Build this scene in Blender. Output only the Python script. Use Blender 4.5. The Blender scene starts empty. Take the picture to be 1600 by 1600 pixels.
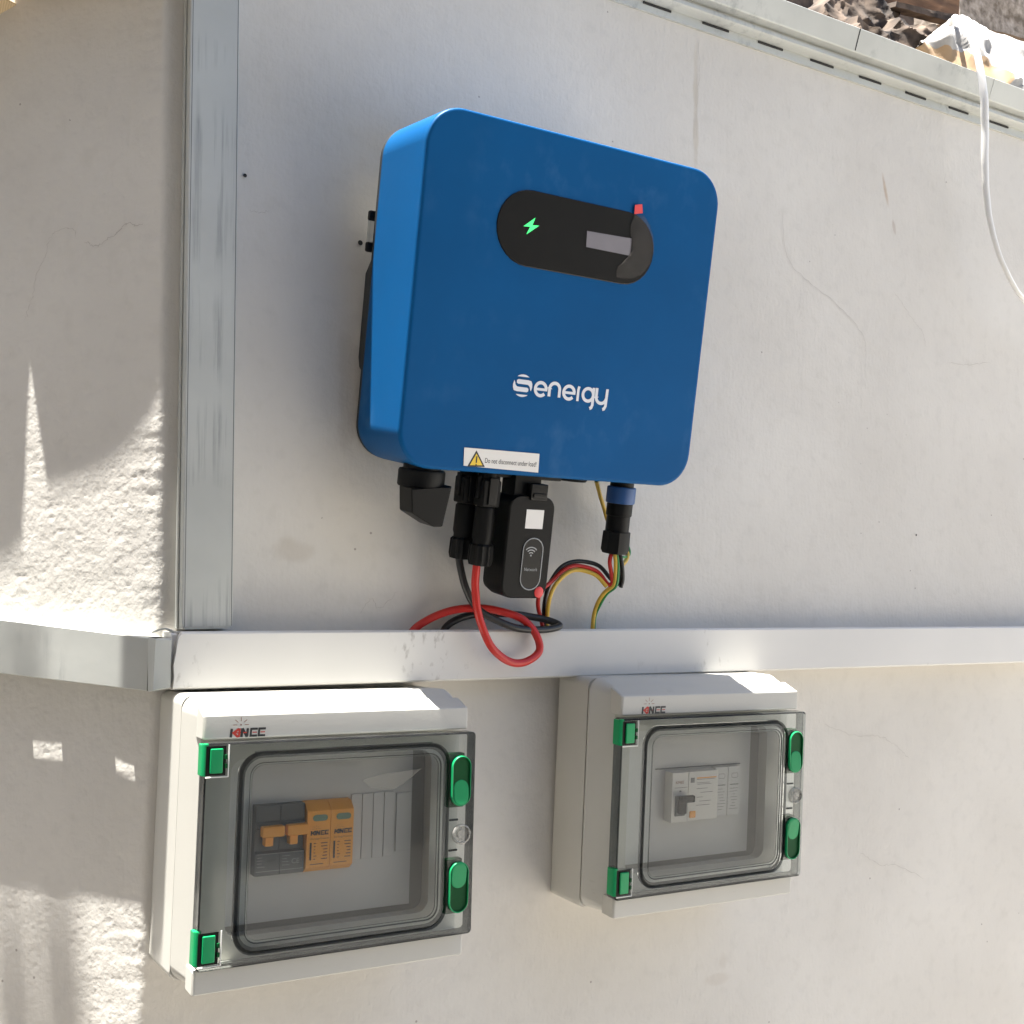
import bpy, bmesh, math, random
import numpy as np
from mathutils import Vector, Matrix, noise
random.seed(7)
R = math.radians
scene = bpy.context.scene
COL = scene.collection

# ---------------------------------------------------------------- camera
cam_d = bpy.data.cameras.new("camera")
cam = bpy.data.objects.new("camera", cam_d); COL.objects.link(cam)
cam_d.sensor_width = 36.0
cam_d.lens = 36.0 * 1750.0 / 1600.0
cam_d.clip_start = 0.02
cam_d.clip_end = 200.0
cam.matrix_world = Matrix(((0.861888, -0.046044, -0.505004, 0.0), (-0.506991, -0.057717, -0.860017, -0.85), (0.010451, 0.997271, -0.07309, 0.0), (0, 0, 0, 1)))
scene.camera = cam

# ---------------------------------------------------------------- sky, sun, exposure
world = bpy.data.worlds.new("World"); scene.world = world
world.use_nodes = True
wn = world.node_tree
bg = wn.nodes["Background"]
sky = wn.nodes.new("ShaderNodeTexSky")
sky.sky_type = 'NISHITA'; sky.sun_disc = False
SUN = Vector((-.170, .006, .985)).normalized()
sky.sun_elevation = math.asin(SUN.z)
sky.sun_rotation = math.atan2(SUN.x, SUN.y)
sky.dust_density = 2.0
wn.links.new(sky.outputs[0], bg.inputs[0])
bg.inputs[1].default_value = 0.05
sd = bpy.data.lights.new("sun", 'SUN'); sd.energy = 3.8; sd.angle = R(0.53); sd.color = (1.0, .972, .92)
so = bpy.data.objects.new("sun", sd); COL.objects.link(so)
so.rotation_euler = SUN.to_track_quat('Z', 'Y').to_euler(); so.location = (0, 0, 8)
scene.view_settings.view_transform = 'Standard'
scene.view_settings.look = 'None'
scene.view_settings.gamma = 1.0
scene.view_settings.use_curve_mapping = False
scene.view_settings.exposure = 2.74
scene.render.engine = 'CYCLES'
scene.cycles.max_bounces = 10
scene.cycles.transparent_max_bounces = 24
scene.cycles.diffuse_bounces = 6

# ---------------------------------------------------------------- materials
def mat(name, col, rough=.5, metal=0.0, var=0.0, vscale=8.0, bump=0.0, bscale=200.0, spec=.5, coat=0.0,
        dark=None, stretch=None):
    m = bpy.data.materials.new(name); m.use_nodes = True
    nt = m.node_tree; b = nt.nodes["Principled BSDF"]
    b.inputs['Base Color'].default_value = (*col, 1)
    b.inputs['Roughness'].default_value = rough
    b.inputs['Metallic'].default_value = metal
    b.inputs['Specular IOR Level'].default_value = spec
    b.inputs['Coat Weight'].default_value = coat
    tc = nt.nodes.new('ShaderNodeTexCoord')
    src = tc.outputs['Object']
    if stretch:
        mp = nt.nodes.new('ShaderNodeMapping'); mp.inputs['Scale'].default_value = stretch
        nt.links.new(src, mp.inputs[0]); src = mp.outputs[0]
    if var:
        n = nt.nodes.new('ShaderNodeTexNoise'); n.inputs['Scale'].default_value = vscale; n.inputs['Detail'].default_value = 6
        nt.links.new(src, n.inputs['Vector'])
        r = nt.nodes.new('ShaderNodeValToRGB')
        d = dark or tuple(c * (1 - var) for c in col)
        r.color_ramp.elements[0].position = .32; r.color_ramp.elements[0].color = (*d, 1)
        r.color_ramp.elements[1].position = .68; r.color_ramp.elements[1].color = (*[min(1, c * (1 + var * .5)) for c in col], 1)
        nt.links.new(n.outputs[0], r.inputs[0]); nt.links.new(r.outputs[0], b.inputs['Base Color'])
    if bump:
        n2 = nt.nodes.new('ShaderNodeTexNoise'); n2.inputs['Scale'].default_value = bscale; n2.inputs['Detail'].default_value = 4
        nt.links.new(src, n2.inputs['Vector'])
        bp = nt.nodes.new('ShaderNodeBump'); bp.inputs['Strength'].default_value = bump; bp.inputs['Distance'].default_value = .001
        nt.links.new(n2.outputs[0], bp.inputs['Height']); nt.links.new(bp.outputs[0], b.inputs['Normal'])
    return m

def N(nt, t, **kw):
    n = nt.nodes.new(t)
    for k, v in kw.items(): setattr(n, k, v)
    return n

def plaster():
    m = bpy.data.materials.new("painted_plaster"); m.use_nodes = True
    nt = m.node_tree; b = nt.nodes["Principled BSDF"]; L = nt.links.new
    b.inputs['Roughness'].default_value = .85; b.inputs['Specular IOR Level'].default_value = .25
    tc = N(nt, 'ShaderNodeTexCoord'); P = tc.outputs['Object']
    big = N(nt, 'ShaderNodeTexNoise'); big.inputs['Scale'].default_value = 4.0; big.inputs['Detail'].default_value = 5
    L(P, big.inputs['Vector'])
    r = N(nt, 'ShaderNodeValToRGB'); r.color_ramp.elements[0].position = .3; r.color_ramp.elements[1].position = .7
    r.color_ramp.elements[0].color = (.575, .548, .500, 1); r.color_ramp.elements[1].color = (.660, .635, .585, 1)
    L(big.outputs[0], r.inputs[0]); col = r.outputs[0]
    def mixdark(col, fac, c):
        mx = N(nt, 'ShaderNodeMix', data_type='RGBA'); L(fac, mx.inputs[0]); L(col, mx.inputs[6]); mx.inputs[7].default_value = (*c, 1)
        return mx.outputs[2]
    # fine mottling
    f = N(nt, 'ShaderNodeTexNoise'); f.inputs['Scale'].default_value = 70; f.inputs['Detail'].default_value = 8; L(P, f.inputs['Vector'])
    mr = N(nt, 'ShaderNodeMapRange'); mr.inputs[1].default_value = .52; mr.inputs[2].default_value = .8; mr.inputs[4].default_value = .22; L(f.outputs[0], mr.inputs[0])
    col = mixdark(col, mr.outputs[0], (.43, .41, .37))
    # sparse dark specks
    v = N(nt, 'ShaderNodeTexVoronoi'); v.inputs['Scale'].default_value = 55; L(P, v.inputs['Vector'])
    lt = N(nt, 'ShaderNodeMath', operation='LESS_THAN'); lt.inputs[1].default_value = .055; L(v.outputs['Distance'], lt.inputs[0])
    n3 = N(nt, 'ShaderNodeTexNoise'); n3.inputs['Scale'].default_value = 9; L(P, n3.inputs['Vector'])
    gt = N(nt, 'ShaderNodeMath', operation='GREATER_THAN'); gt.inputs[1].default_value = .56; L(n3.outputs[0], gt.inputs[0])
    mu = N(nt, 'ShaderNodeMath', operation='MULTIPLY'); L(lt.outputs[0], mu.inputs[0]); L(gt.outputs[0], mu.inputs[1])
    mu2 = N(nt, 'ShaderNodeMath', operation='MULTIPLY'); mu2.inputs[1].default_value = .55; L(mu.outputs[0], mu2.inputs[0])
    col = mixdark(col, mu2.outputs[0], (.16, .13, .11))
    # stains of their own shape: centre x,z, half sizes, tint, strength
    sx = N(nt, 'ShaderNodeSeparateXYZ'); L(P, sx.inputs[0])
    wob = N(nt, 'ShaderNodeTexNoise'); wob.inputs['Scale'].default_value = 40; wob.inputs['Detail'].default_value = 5; L(P, wob.inputs['Vector'])
    def stain(col, cx, cz, rx, rz, c, s, lean=0.0):
        def m2(op, a, bb):
            n = N(nt, 'ShaderNodeMath', operation=op)
            for i, q in enumerate((a, bb)):
                if isinstance(q, (int, float)): n.inputs[i].default_value = q
                else: L(q, n.inputs[i])
            return n.outputs[0]
        dz = m2('SUBTRACT', sx.outputs[2], cz)
        dx = m2('ADD', m2('SUBTRACT', sx.outputs[0], cx), m2('MULTIPLY', dz, lean))
        d = m2('ADD', m2('POWER', m2('DIVIDE', dx, rx), 2), m2('POWER', m2('DIVIDE', dz, rz), 2))
        d = m2('ADD', d, m2('MULTIPLY', m2('SUBTRACT', wob.outputs[0], .5), 2.2))
        mrr = N(nt, 'ShaderNodeMapRange', interpolation_type='SMOOTHSTEP'); L(d, mrr.inputs[0])
        mrr.inputs[1].default_value = 1.1; mrr.inputs[2].default_value = .1; mrr.inputs[3].default_value = 0; mrr.inputs[4].default_value = s
        return mixdark(col, mrr.outputs[0], c)
    for a in [(0.708, 0.4811, 0.004, 0.075, (0.47, 0.41, 0.32), 0.45, 0), (0.9825, 0.4557, 0.0035, 0.022, (0.42, 0.3, 0.2), 0.6, 0.25), (0.9953, 0.4175, 0.003, 0.01, (0.4, 0.33, 0.28), 0.5, 0.2), (0.343, 0.1701, 0.012, 0.06, (0.42, 0.38, 0.33), 0.35, 0), (0.2975, 0.0326, 0.02, 0.012, (0.46, 0.41, 0.34), 0.35, 0), (0.7323, -0.3663, 0.02, 0.006, (0.46, 0.4, 0.34), 0.25, 0), (0.7404, -0.3496, 0.006, 0.01, (0.46, 0.4, 0.34), 0.2, 0)]:
        col = stain(col, *a)
    L(col, b.inputs['Base Color'])
    # brushed / trowelled relief
    h1 = N(nt, 'ShaderNodeTexNoise'); h1.inputs['Scale'].default_value = 260; h1.inputs['Detail'].default_value = 5; L(P, h1.inputs['Vector'])
    h2 = N(nt, 'ShaderNodeTexNoise'); h2.inputs['Scale'].default_value = 45; h2.inputs['Detail'].default_value = 6; L(P, h2.inputs['Vector'])
    mp = N(nt, 'ShaderNodeMapping'); mp.inputs['Scale'].default_value = (300, 300, 60); L(P, mp.inputs[0])
    h3 = N(nt, 'ShaderNodeTexNoise'); h3.inputs['Scale'].default_value = 1; h3.inputs['Detail'].default_value = 3; L(mp.outputs[0], h3.inputs['Vector'])
    a1 = N(nt, 'ShaderNodeMath', operation='MULTIPLY_ADD'); L(h2.outputs[0], a1.inputs[0]); a1.inputs[1].default_value = 2.2; L(h1.outputs[0], a1.inputs[2])
    a2 = N(nt, 'ShaderNodeMath', operation='MULTIPLY_ADD'); L(h3.outputs[0], a2.inputs[0]); a2.inputs[1].default_value = .6; L(a1.outputs[0], a2.inputs[2])
    h4 = N(nt, 'ShaderNodeTexNoise'); h4.inputs['Scale'].default_value = 16; h4.inputs['Detail'].default_value = 3; h4.inputs['Distortion'].default_value = .6; L(P, h4.inputs['Vector'])
    a3 = N(nt, 'ShaderNodeMath', operation='MULTIPLY_ADD'); L(h4.outputs[0], a3.inputs[0]); a3.inputs[1].default_value = 2.2; L(a2.outputs[0], a3.inputs[2]); a2 = a3
    bp = N(nt, 'ShaderNodeBump'); bp.inputs['Strength'].default_value = .36; bp.inputs['Distance'].default_value = .0011
    L(a2.outputs[0], bp.inputs['Height']); L(bp.outputs[0], b.inputs['Normal'])
    return m

def glassy(name, tint, gloss=1.5, rough=.06, haze=None):
    """clear or smoky thin plastic: lets light straight through, with a surface reflection"""
    m = bpy.data.materials.new(name); m.use_nodes = True
    nt = m.node_tree; nt.nodes.clear(); L = nt.links.new
    out = N(nt, 'ShaderNodeOutputMaterial')
    t = N(nt, 'ShaderNodeBsdfTransparent'); t.inputs[0].default_value = (*tint, 1)
    g = N(nt, 'ShaderNodeBsdfGlossy'); g.inputs['Roughness'].default_value = rough
    fr = N(nt, 'ShaderNodeFresnel'); fr.inputs[0].default_value = gloss
    mx = N(nt, 'ShaderNodeMixShader'); L(fr.outputs[0], mx.inputs[0])
    base = t.outputs[0]
    if haze:
        d = N(nt, 'ShaderNodeBsdfDiffuse'); d.inputs[0].default_value = (*haze[0], 1)
        tc = N(nt, 'ShaderNodeTexCoord')
        n = N(nt, 'ShaderNodeTexNoise'); n.inputs['Scale'].default_value = haze[2]; n.inputs['Detail'].default_value = 6; L(tc.outputs['Object'], n.inputs['Vector'])
        mr = N(nt, 'ShaderNodeMapRange'); mr.inputs[1].default_value = .3; mr.inputs[2].default_value = .75
        mr.inputs[3].default_value = haze[1] * .4; mr.inputs[4].default_value = haze[1] * 1.6; L(n.outputs[0], mr.inputs[0])
        m2 = N(nt, 'ShaderNodeMixShader'); L(mr.outputs[0], m2.inputs[0]); L(t.outputs[0], m2.inputs[1]); L(d.outputs[0], m2.inputs[2]); base = m2.outputs[0]
    L(base, mx.inputs[1]); L(g.outputs[0], mx.inputs[2]); L(mx.outputs[0], out.inputs[0])
    return m

def translucent(name, col):
    m = bpy.data.materials.new(name); m.use_nodes = True
    nt = m.node_tree; nt.nodes.clear(); L = nt.links.new
    out = N(nt, 'ShaderNodeOutputMaterial')
    d = N(nt, 'ShaderNodeBsdfDiffuse'); t = N(nt, 'ShaderNodeBsdfTranslucent')
    tc = N(nt, 'ShaderNodeTexCoord'); w = N(nt, 'ShaderNodeTexWave'); w.inputs['Scale'].default_value = 170; w.inputs['Distortion'].default_value = 2
    L(tc.outputs['Object'], w.inputs['Vector'])
    r = N(nt, 'ShaderNodeValToRGB'); r.color_ramp.elements[0].color = (*[c * .8 for c in col], 1); r.color_ramp.elements[1].color = (*col, 1)
    L(w.outputs[0], r.inputs[0]); L(r.outputs[0], d.inputs[0]); L(r.outputs[0], t.inputs[0])
    mx = N(nt, 'ShaderNodeMixShader'); mx.inputs[0].default_value = .12
    L(d.outputs[0], mx.inputs[1]); L(t.outputs[0], mx.inputs[2]); L(mx.outputs[0], out.inputs[0])
    return m

def galvanised(streak=(90, 90, 9), mask=.57):
    m = mat("galvanised_steel", (.475, .485, .455), .45, .15, var=.10, vscale=14, bump=.12, bscale=90, stretch=(1, 1, 1))
    nt = m.node_tree; L = nt.links.new; b = nt.nodes["Principled BSDF"]
    src = b.inputs['Base Color'].links[0].from_socket
    tc = N(nt, 'ShaderNodeTexCoord'); mp = N(nt, 'ShaderNodeMapping'); mp.inputs['Scale'].default_value = streak
    L(tc.outputs['Object'], mp.inputs[0])
    n = N(nt, 'ShaderNodeTexNoise'); n.inputs['Scale'].default_value = 1; n.inputs['Detail'].default_value = 9; n.inputs['Roughness'].default_value = .7
    L(mp.outputs[0], n.inputs['Vector'])
    mr = N(nt, 'ShaderNodeMapRange'); mr.inputs[1].default_value = .50; mr.inputs[2].default_value = .68; mr.inputs[4].default_value = .55; L(n.outputs[0], mr.inputs[0])
    big = N(nt, 'ShaderNodeTexNoise'); big.inputs['Scale'].default_value = 16; L(tc.outputs['Object'], big.inputs['Vector'])
    mb = N(nt, 'ShaderNodeMapRange'); mb.inputs[1].default_value = mask; mb.inputs[2].default_value = mask + .12; L(big.outputs[0], mb.inputs[0])
    mu = N(nt, 'ShaderNodeMath', operation='MULTIPLY'); L(mr.outputs[0], mu.inputs[0]); L(mb.outputs[0], mu.inputs[1])
    mx = N(nt, 'ShaderNodeMix', data_type='RGBA'); L(mu.outputs[0], mx.inputs[0]); L(src, mx.inputs[6]); mx.inputs[7].default_value = (.16, .165, .17, 1)
    L(mx.outputs[2], b.inputs['Base Color'])
    return m

M = dict(
    plaster=plaster(),
    fold_shade=mat("steel_fold_shade", (.13, .135, .13), .5, .3),
    crack=mat("crack_line", (.44, .41, .37), .95),
    galv=galvanised(), galv_v=galvanised((260, 260, 7), .44), galv_r=galvanised((70, 70, 45), .46),
    galv_dark=mat("slot_dark", (.02, .02, .02), .8),
    pvc=mat("white_trunking_pvc", (.60, .588, .56), .42, var=.05, vscale=7, bump=.05, bscale=60),
    box=mat("light_grey_plastic", (.50, .488, .442), .45, var=.03, vscale=10, bump=.06, bscale=500),
    boxin=mat("inner_cover_plastic", (.58, .57, .55), .55, var=.03, vscale=20, bump=.05, bscale=400),
    seal=mat("grey_seal", (.30, .29, .26), .8),
    smoke=glassy("smoky_clear_plastic", (.825, .85, .84), gloss=1.3, haze=((.50, .51, .50), .05, 30)),
    smoke_rib=glassy("smoky_thick_rib", (.30, .31, .31), gloss=1.2, haze=((.3, .3, .3), .04, 30)),
    pane=glassy("clear_window_plastic", (.865, .87, .86), gloss=1.2, haze=((.6, .6, .58), .035, 12)),
    knob=glassy("clear_knob_plastic", (.62, .62, .60), rough=.15, haze=((.6, .58, .54), .25, 200)),
    green=mat("green_plastic", (.006, .28, .095), .36, var=.06, vscale=30, spec=.25),
    green_dark=mat("green_plastic_dark", (.0008, .065, .016), .5, spec=.15),
    blue=mat("blue_paint", (.004, .083, .240), .42, var=.05, vscale=9, bump=.05, bscale=900, dark=(.0036, .074, .215), spec=.08),
    black=mat("black_plastic", (.0065, .0065, .006), .45, bump=.08, bscale=600, spec=.16),
    black_gloss=mat("black_gloss", (.009, .009, .0085), .25, spec=.2),
    heat=mat("dark_aluminium", (.035, .037, .035), .5, .3),
    film=glassy("peeling_film", (.90, .88, .86), gloss=1.35, rough=.3, haze=((.30, .27, .24), .08, 150)),
    film2=glassy("window_film", (.93, .93, .92), gloss=1.4, rough=.3, haze=((.7, .68, .62), .035, 90)),
    lcd=mat("lcd_glass", (.20, .19, .21), .25, var=.05, vscale=80),
    red=mat("red_cable", (.50, .018, .012), .35, var=.05, vscale=50),
    redtab=mat("red_tab", (.72, .06, .06), .5),
    blackcable=mat("black_cable", (.016, .015, .014), .38),
    yellow=mat("yellow_wire", (.62, .40, .05), .4),
    greenwire=mat("green_wire", (.03, .22, .06), .4),
    bluering=mat("blue_ring", (.012, .07, .22), .4),
    white=mat("white_print", (.68, .70, .74), .5),
    sticker=mat("sticker_paper", (.74, .72, .68), .5),
    yprint=mat("yellow_print", (.80, .55, .04), .5),
    kprint=mat("black_print", (.02, .02, .02), .5),
    rprint=mat("red_print", (.50, .03, .015), .5),
    brownprint=mat("brown_print", (.22, .06, .03), .5),
    greyprint=mat("grey_print", (.22, .22, .22), .5),
    silver=mat("silver_print", (.32, .33, .33), .45),
    brk=mat("breaker_grey", (.075, .085, .088), .5, var=.05, vscale=60),
    orange=mat("orange_plastic", (.97, .40, .035), .45, var=.04, vscale=50),
    brkwhite=mat("breaker_white", (.74, .71, .66), .45),
    window_green=mat("status_window", (.12, .22, .14), .3),
    cable_white=mat("white_sheath", (.80, .79, .76), .4),
    fabric=translucent("beige_fabric", (.62, .50, .33)),
    cloth=mat("white_sack", (.32, .305, .285), .9, var=.35, vscale=24, bump=.9, bscale=90),
    cloth_t=mat("tan_sack_edge", (.30, .20, .11), .9, var=.1, vscale=25),
    rubble=mat("old_painted_rubble", (.115, .082, .058), .9, var=.95, vscale=34, bump=.7, bscale=90, dark=(.010, .006, .004)),
    wood=mat("old_brown_board", (.20, .105, .05), .8, var=.5, vscale=16, bump=.3, bscale=80, stretch=(1, 1, 6)),
    stone=mat("speckled_concrete", (.43, .365, .30), .9, var=.30, vscale=90, bump=.5, bscale=120, dark=(.16, .125, .09)),
    ground=mat("pale_concrete_ground", (.395, .370, .332), .9, var=.15, vscale=3, bump=.3, bscale=30),
    far=mat("courtyard_plaster", (.48, .45, .405), .9, var=.1, vscale=2, bump=.3, bscale=30),
    sheet=mat("corrugated_sheet", (.40, .36, .31), .7, var=.1, vscale=5),
)
def marks(m, scale, lo, hi, mscale, mlo, mhi, col, k):
    # scattered scuffs: fine streaky noise kept to a few patches by a coarse one
    nt = m.node_tree; L = nt.links.new; b = nt.nodes["Principled BSDF"]
    tc = N(nt, 'ShaderNodeTexCoord'); mp = N(nt, 'ShaderNodeMapping'); mp.inputs['Scale'].default_value = scale; L(tc.outputs['Object'], mp.inputs[0])
    n = N(nt, 'ShaderNodeTexNoise'); n.inputs['Scale'].default_value = 1; n.inputs['Detail'].default_value = 8; L(mp.outputs[0], n.inputs['Vector'])
    a = N(nt, 'ShaderNodeMapRange'); a.inputs[1].default_value = lo; a.inputs[2].default_value = hi; a.inputs[4].default_value = k; L(n.outputs[0], a.inputs[0])
    g = N(nt, 'ShaderNodeTexNoise'); g.inputs['Scale'].default_value = mscale; L(tc.outputs['Object'], g.inputs['Vector'])
    c = N(nt, 'ShaderNodeMapRange'); c.inputs[1].default_value = mlo; c.inputs[2].default_value = mhi; L(g.outputs[0], c.inputs[0])
    mu = N(nt, 'ShaderNodeMath', operation='MULTIPLY'); L(a.outputs[0], mu.inputs[0]); L(c.outputs[0], mu.inputs[1])
    mx = N(nt, 'ShaderNodeMix', data_type='RGBA'); L(mu.outputs[0], mx.inputs[0]); L(b.inputs['Base Color'].links[0].from_socket, mx.inputs[6]); mx.inputs[7].default_value = (*col, 1)
    L(mx.outputs[2], b.inputs['Base Color'])
marks(M['pvc'], (200, 200, 110), .60, .72, 7, .60, .68, (.30, .28, .25), .6)
marks(M['box'], (90, 90, 240), .60, .72, 12, .56, .66, (.30, .28, .24), .35)
marks(M['blue'], (60, 60, 45), .50, .75, 11, .50, .68, (.10, .22, .40), .22)
led = bpy.data.materials.new("green_led"); led.use_nodes = True
_b = led.node_tree.nodes["Principled BSDF"]; _b.inputs['Base Color'].default_value = (.05, .6, .15, 1)
_b.inputs['Emission Color'].default_value = (.06, .95, .22, 1); _b.inputs['Emission Strength'].default_value = .17
M['led'] = led

# ---------------------------------------------------------------- builders
def smooth(me, ang=35):
    for p in me.polygons: p.use_smooth = True
    try: me.set_sharp_from_angle(angle=R(ang))
    except Exception: pass

def obj(name, data, m, parent=None, loc=None, sm=True, **props):
    if isinstance(data, bmesh.types.BMesh):
        me = bpy.data.meshes.new(name)
        bmesh.ops.recalc_face_normals(data, faces=data.faces)
        data.to_mesh(me); data.free()
    else: me = data
    mats = m if isinstance(m, (list, tuple)) else [m]
    if not me.materials:
        for q in mats: me.materials.append(q)
    if sm: smooth(me)
    o = bpy.data.objects.new(name, me); COL.objects.link(o)
    if sm and len(me.polygons) < 20000:
        wm = o.modifiers.new('weighted_normals', 'WEIGHTED_NORMAL'); wm.keep_sharp = True; wm.weight = 80
    if parent: o.parent = parent
    if loc is not None: o.location = loc
    for k, v in props.items(): o[k] = v
    return o

def thing(name, label, cat, loc, rot=(0, 0, 0), group=None):
    e = bpy.data.objects.new(name, None); COL.objects.link(e)
    e.empty_display_size = .01; e.location = loc; e.rotation_euler = rot
    e['label'] = label; e['category'] = cat
    if group: e['group'] = group
    return e

def box(bm, x0, x1, y0, y1, z0, z1, bev=0.0, seg=2, rot=None, mi=0):
    r = bmesh.ops.create_cube(bm, size=1.0)
    vs = r['verts']
    for v in vs:
        v.co = Vector(((x0 + x1) / 2 + v.co.x * (x1 - x0), (y0 + y1) / 2 + v.co.y * (y1 - y0), (z0 + z1) / 2 + v.co.z * (z1 - z0)))
    fs = list({f for v in vs for f in v.link_faces})
    for f in fs: f.material_index = mi
    if bev:
        es = list({e for v in vs for e in v.link_edges})
        g = bmesh.ops.bevel(bm, geom=es, offset=bev, segments=seg, profile=.5, affect='EDGES')
        for f in g['faces']: f.material_index = mi
        vs = list({v for f in g['faces'] for v in f.verts} | {v for v in vs if v.is_valid})
    if rot is not None:
        c = Vector(((x0 + x1) / 2, (y0 + y1) / 2, (z0 + z1) / 2))
        bmesh.ops.rotate(bm, verts=vs, cent=c, matrix=rot)
    return vs

def bxm(*a, **k):
    bm = bmesh.new(); box(bm, *a, **k); return bm

def rrect(x0, x1, z0, z1, r, n=6):
    pts = []
    for cx, cz, a0 in ((x1 - r, z1 - r, 0), (x0 + r, z1 - r, 90), (x0 + r, z0 + r, 180), (x1 - r, z0 + r, 270)):
        for i in range(n + 1):
            a = R(a0 + 90 * i / n); pts.append((cx + r * math.cos(a), cz + r * math.sin(a)))
    return pts

def loft(bm, rings, cap0=True, cap1=True, mi=None):
    """rings: list of (outline [(x,z)..], y) or lists of 3-D points"""
    rv = []
    for rg in rings:
        if isinstance(rg, tuple): pts = [(x, rg[1], z) for x, z in rg[0]]
        else: pts = rg
        rv.append([bm.verts.new(p) for p in pts])
    for k in range(len(rv) - 1):
        a, b = rv[k], rv[k + 1]
        for i in range(len(a)):
            j = (i + 1) % len(a)
            f = bm.faces.new((a[i], a[j], b[j], b[i]))
            if mi: f.material_index = mi[k]
    if cap0:
        f = bm.faces.new(rv[0][::-1])
        if mi: f.material_index = mi[0]
    if cap1:
        f = bm.faces.new(rv[-1])
        if mi: f.material_index = mi[-1]
    return rv

def lathe(bm, prof, c=(0, 0), n=24, fn=None):
    """prof: (radius, z); axis along z through c=(x,y); fn(angle, radius) modulates the radius"""
    rings = []
    for r, z in prof:
        rings.append([(c[0] + (fn(2 * math.pi * i / n, r) if fn else r) * math.cos(2 * math.pi * i / n),
                       c[1] + (fn(2 * math.pi * i / n, r) if fn else r) * math.sin(2 * math.pi * i / n), z) for i in range(n)])
    loft(bm, rings)

def catmull(pts, per=8):
    P = [Vector(p) for p in pts]; P = [P[0] * 2 - P[1]] + P + [P[-1] * 2 - P[-2]]
    out = []
    for i in range(1, len(P) - 2):
        a, b, c, d = P[i - 1:i + 3]
        for k in range(per):
            t = k / per
            out.append(.5 * ((2 * b) + (c - a) * t + (2 * a - 5 * b + 4 * c - d) * t * t + (3 * b - a - 3 * c + d) * t ** 3))
    out.append(P[-2]); return out

def tube(bm, pts, r, n=12, per=8, flat=1.0, spline=True):
    path = catmull(pts, per) if spline else [Vector(p) for p in pts]
    if spline and len(path) > 30: path = [p + Vector((noise.noise(p * 45), 0, noise.noise(p * 45 + Vector((7, 3, 1))))) * .0009 for p in path]
    up = Vector((0, 1, 0)); rings = []
    for i, p in enumerate(path):
        t = (path[min(i + 1, len(path) - 1)] - path[max(i - 1, 0)]).normalized()
        u = (up - t * up.dot(t))
        if u.length < 1e-4: u = Vector((1, 0, 0)) - t * t.x
        u.normalize(); w = t.cross(u); up = u
        rr = r(i / (len(path) - 1)) if callable(r) else r
        rings.append([tuple(p + (u * math.cos(2 * math.pi * k / n) * flat + w * math.sin(2 * math.pi * k / n)) * rr) for k in range(n)])
    loft(bm, rings)

_lay = [0]
def stroke(bm, pts, w, y, th=.00012, closed=False, mi=0):
    """flat printed line of width w in the local x-z plane at depth y, facing -y"""
    _lay[0] = (_lay[0] + 1) % 9; y = y - _lay[0] * .000012
    P = [Vector((p[0], p[1])) for p in pts]; n = len(P); Ls = []; Rs = []
    for i in range(n):
        a = P[(i - 1) % n] if (closed or i > 0) else P[i]; b = P[(i + 1) % n] if (closed or i < n - 1) else P[i]
        t = (b - a).normalized(); nn = Vector((-t.y, t.x)); k = 1.0
        if closed or 0 < i < n - 1:
            t1 = (P[i] - a).normalized(); k = 1 / max(.5, abs(nn.dot(Vector((-t1.y, t1.x)))))
        Ls.append(P[i] + nn * w / 2 * k); Rs.append(P[i] - nn * w / 2 * k)
    v1 = [bm.verts.new((p.x, y, p.y)) for p in Ls]; v2 = [bm.verts.new((p.x, y, p.y)) for p in Rs]
    for i in range(n if closed else n - 1):
        j = (i + 1) % n
        f = bm.faces.new((v1[i], v1[j], v2[j], v2[i])); f.material_index = mi

def poly(bm, pts, y, mi=0):
    _lay[0] = (_lay[0] + 1) % 9; y = y - _lay[0] * .000012
    f = bm.faces.new([bm.verts.new((p[0], y, p[1])) for p in pts]); f.material_index = mi; return f

def arc(cx, cz, r, a0, a1, n=18, rz=None):
    rz = rz or r
    return [(cx + r * math.cos(R(a0 + (a1 - a0) * i / n)), cz + rz * math.sin(R(a0 + (a1 - a0) * i / n))) for i in range(n + 1)]

def prism(bm, pts, y0, y1, mi=0):
    loft(bm, [(pts, y0), (pts, y1)])

def text_mesh(name, s, size, m, parent, x, y, z, sx=1.0, align='LEFT', rz=0.0):
    c = bpy.data.curves.new(name, 'FONT'); c.body = s; c.size = size; c.align_x = align; c.resolution_u = 3
    t = bpy.data.objects.new("tmp", c); COL.objects.link(t)
    bpy.context.view_layer.update()
    me = bpy.data.meshes.new_from_object(t.evaluated_get(bpy.context.evaluated_depsgraph_get()))
    bpy.data.objects.remove(t); bpy.data.curves.remove(c)
    me.name = name
    cr, sr = math.cos(rz), math.sin(rz)
    for v in me.vertices:
        a, b = v.co.x * sx, v.co.y
        v.co = Vector((x + a * cr - b * sr, y, z + a * sr + b * cr))
    me.materials.clear(); me.materials.append(m)
    return obj(name, me, m, parent, sm=False)

# ================================================================= THE PLACE
# ---- the wall: main face in the plane y=0, a hand-plastered corner, and a face turned 45 degrees back on the left
def vnoise(x, y, cell, seed):
    rg = np.random.RandomState(seed); T = rg.rand(512, 512).astype(np.float32)
    u = x / cell; v = y / cell; iu = np.floor(u).astype(int); iv = np.floor(v).astype(int)
    fu = u - iu; fv = v - iv; fu = fu * fu * (3 - 2 * fu); fv = fv * fv * (3 - 2 * fv)
    g = lambda a, b: T[a % 512, b % 512]
    return (g(iu, iv) * (1 - fu) * (1 - fv) + g(iu + 1, iv) * fu * (1 - fv) + g(iu, iv + 1) * (1 - fu) * fv + g(iu + 1, iv + 1) * fu * fv) - .5

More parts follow.
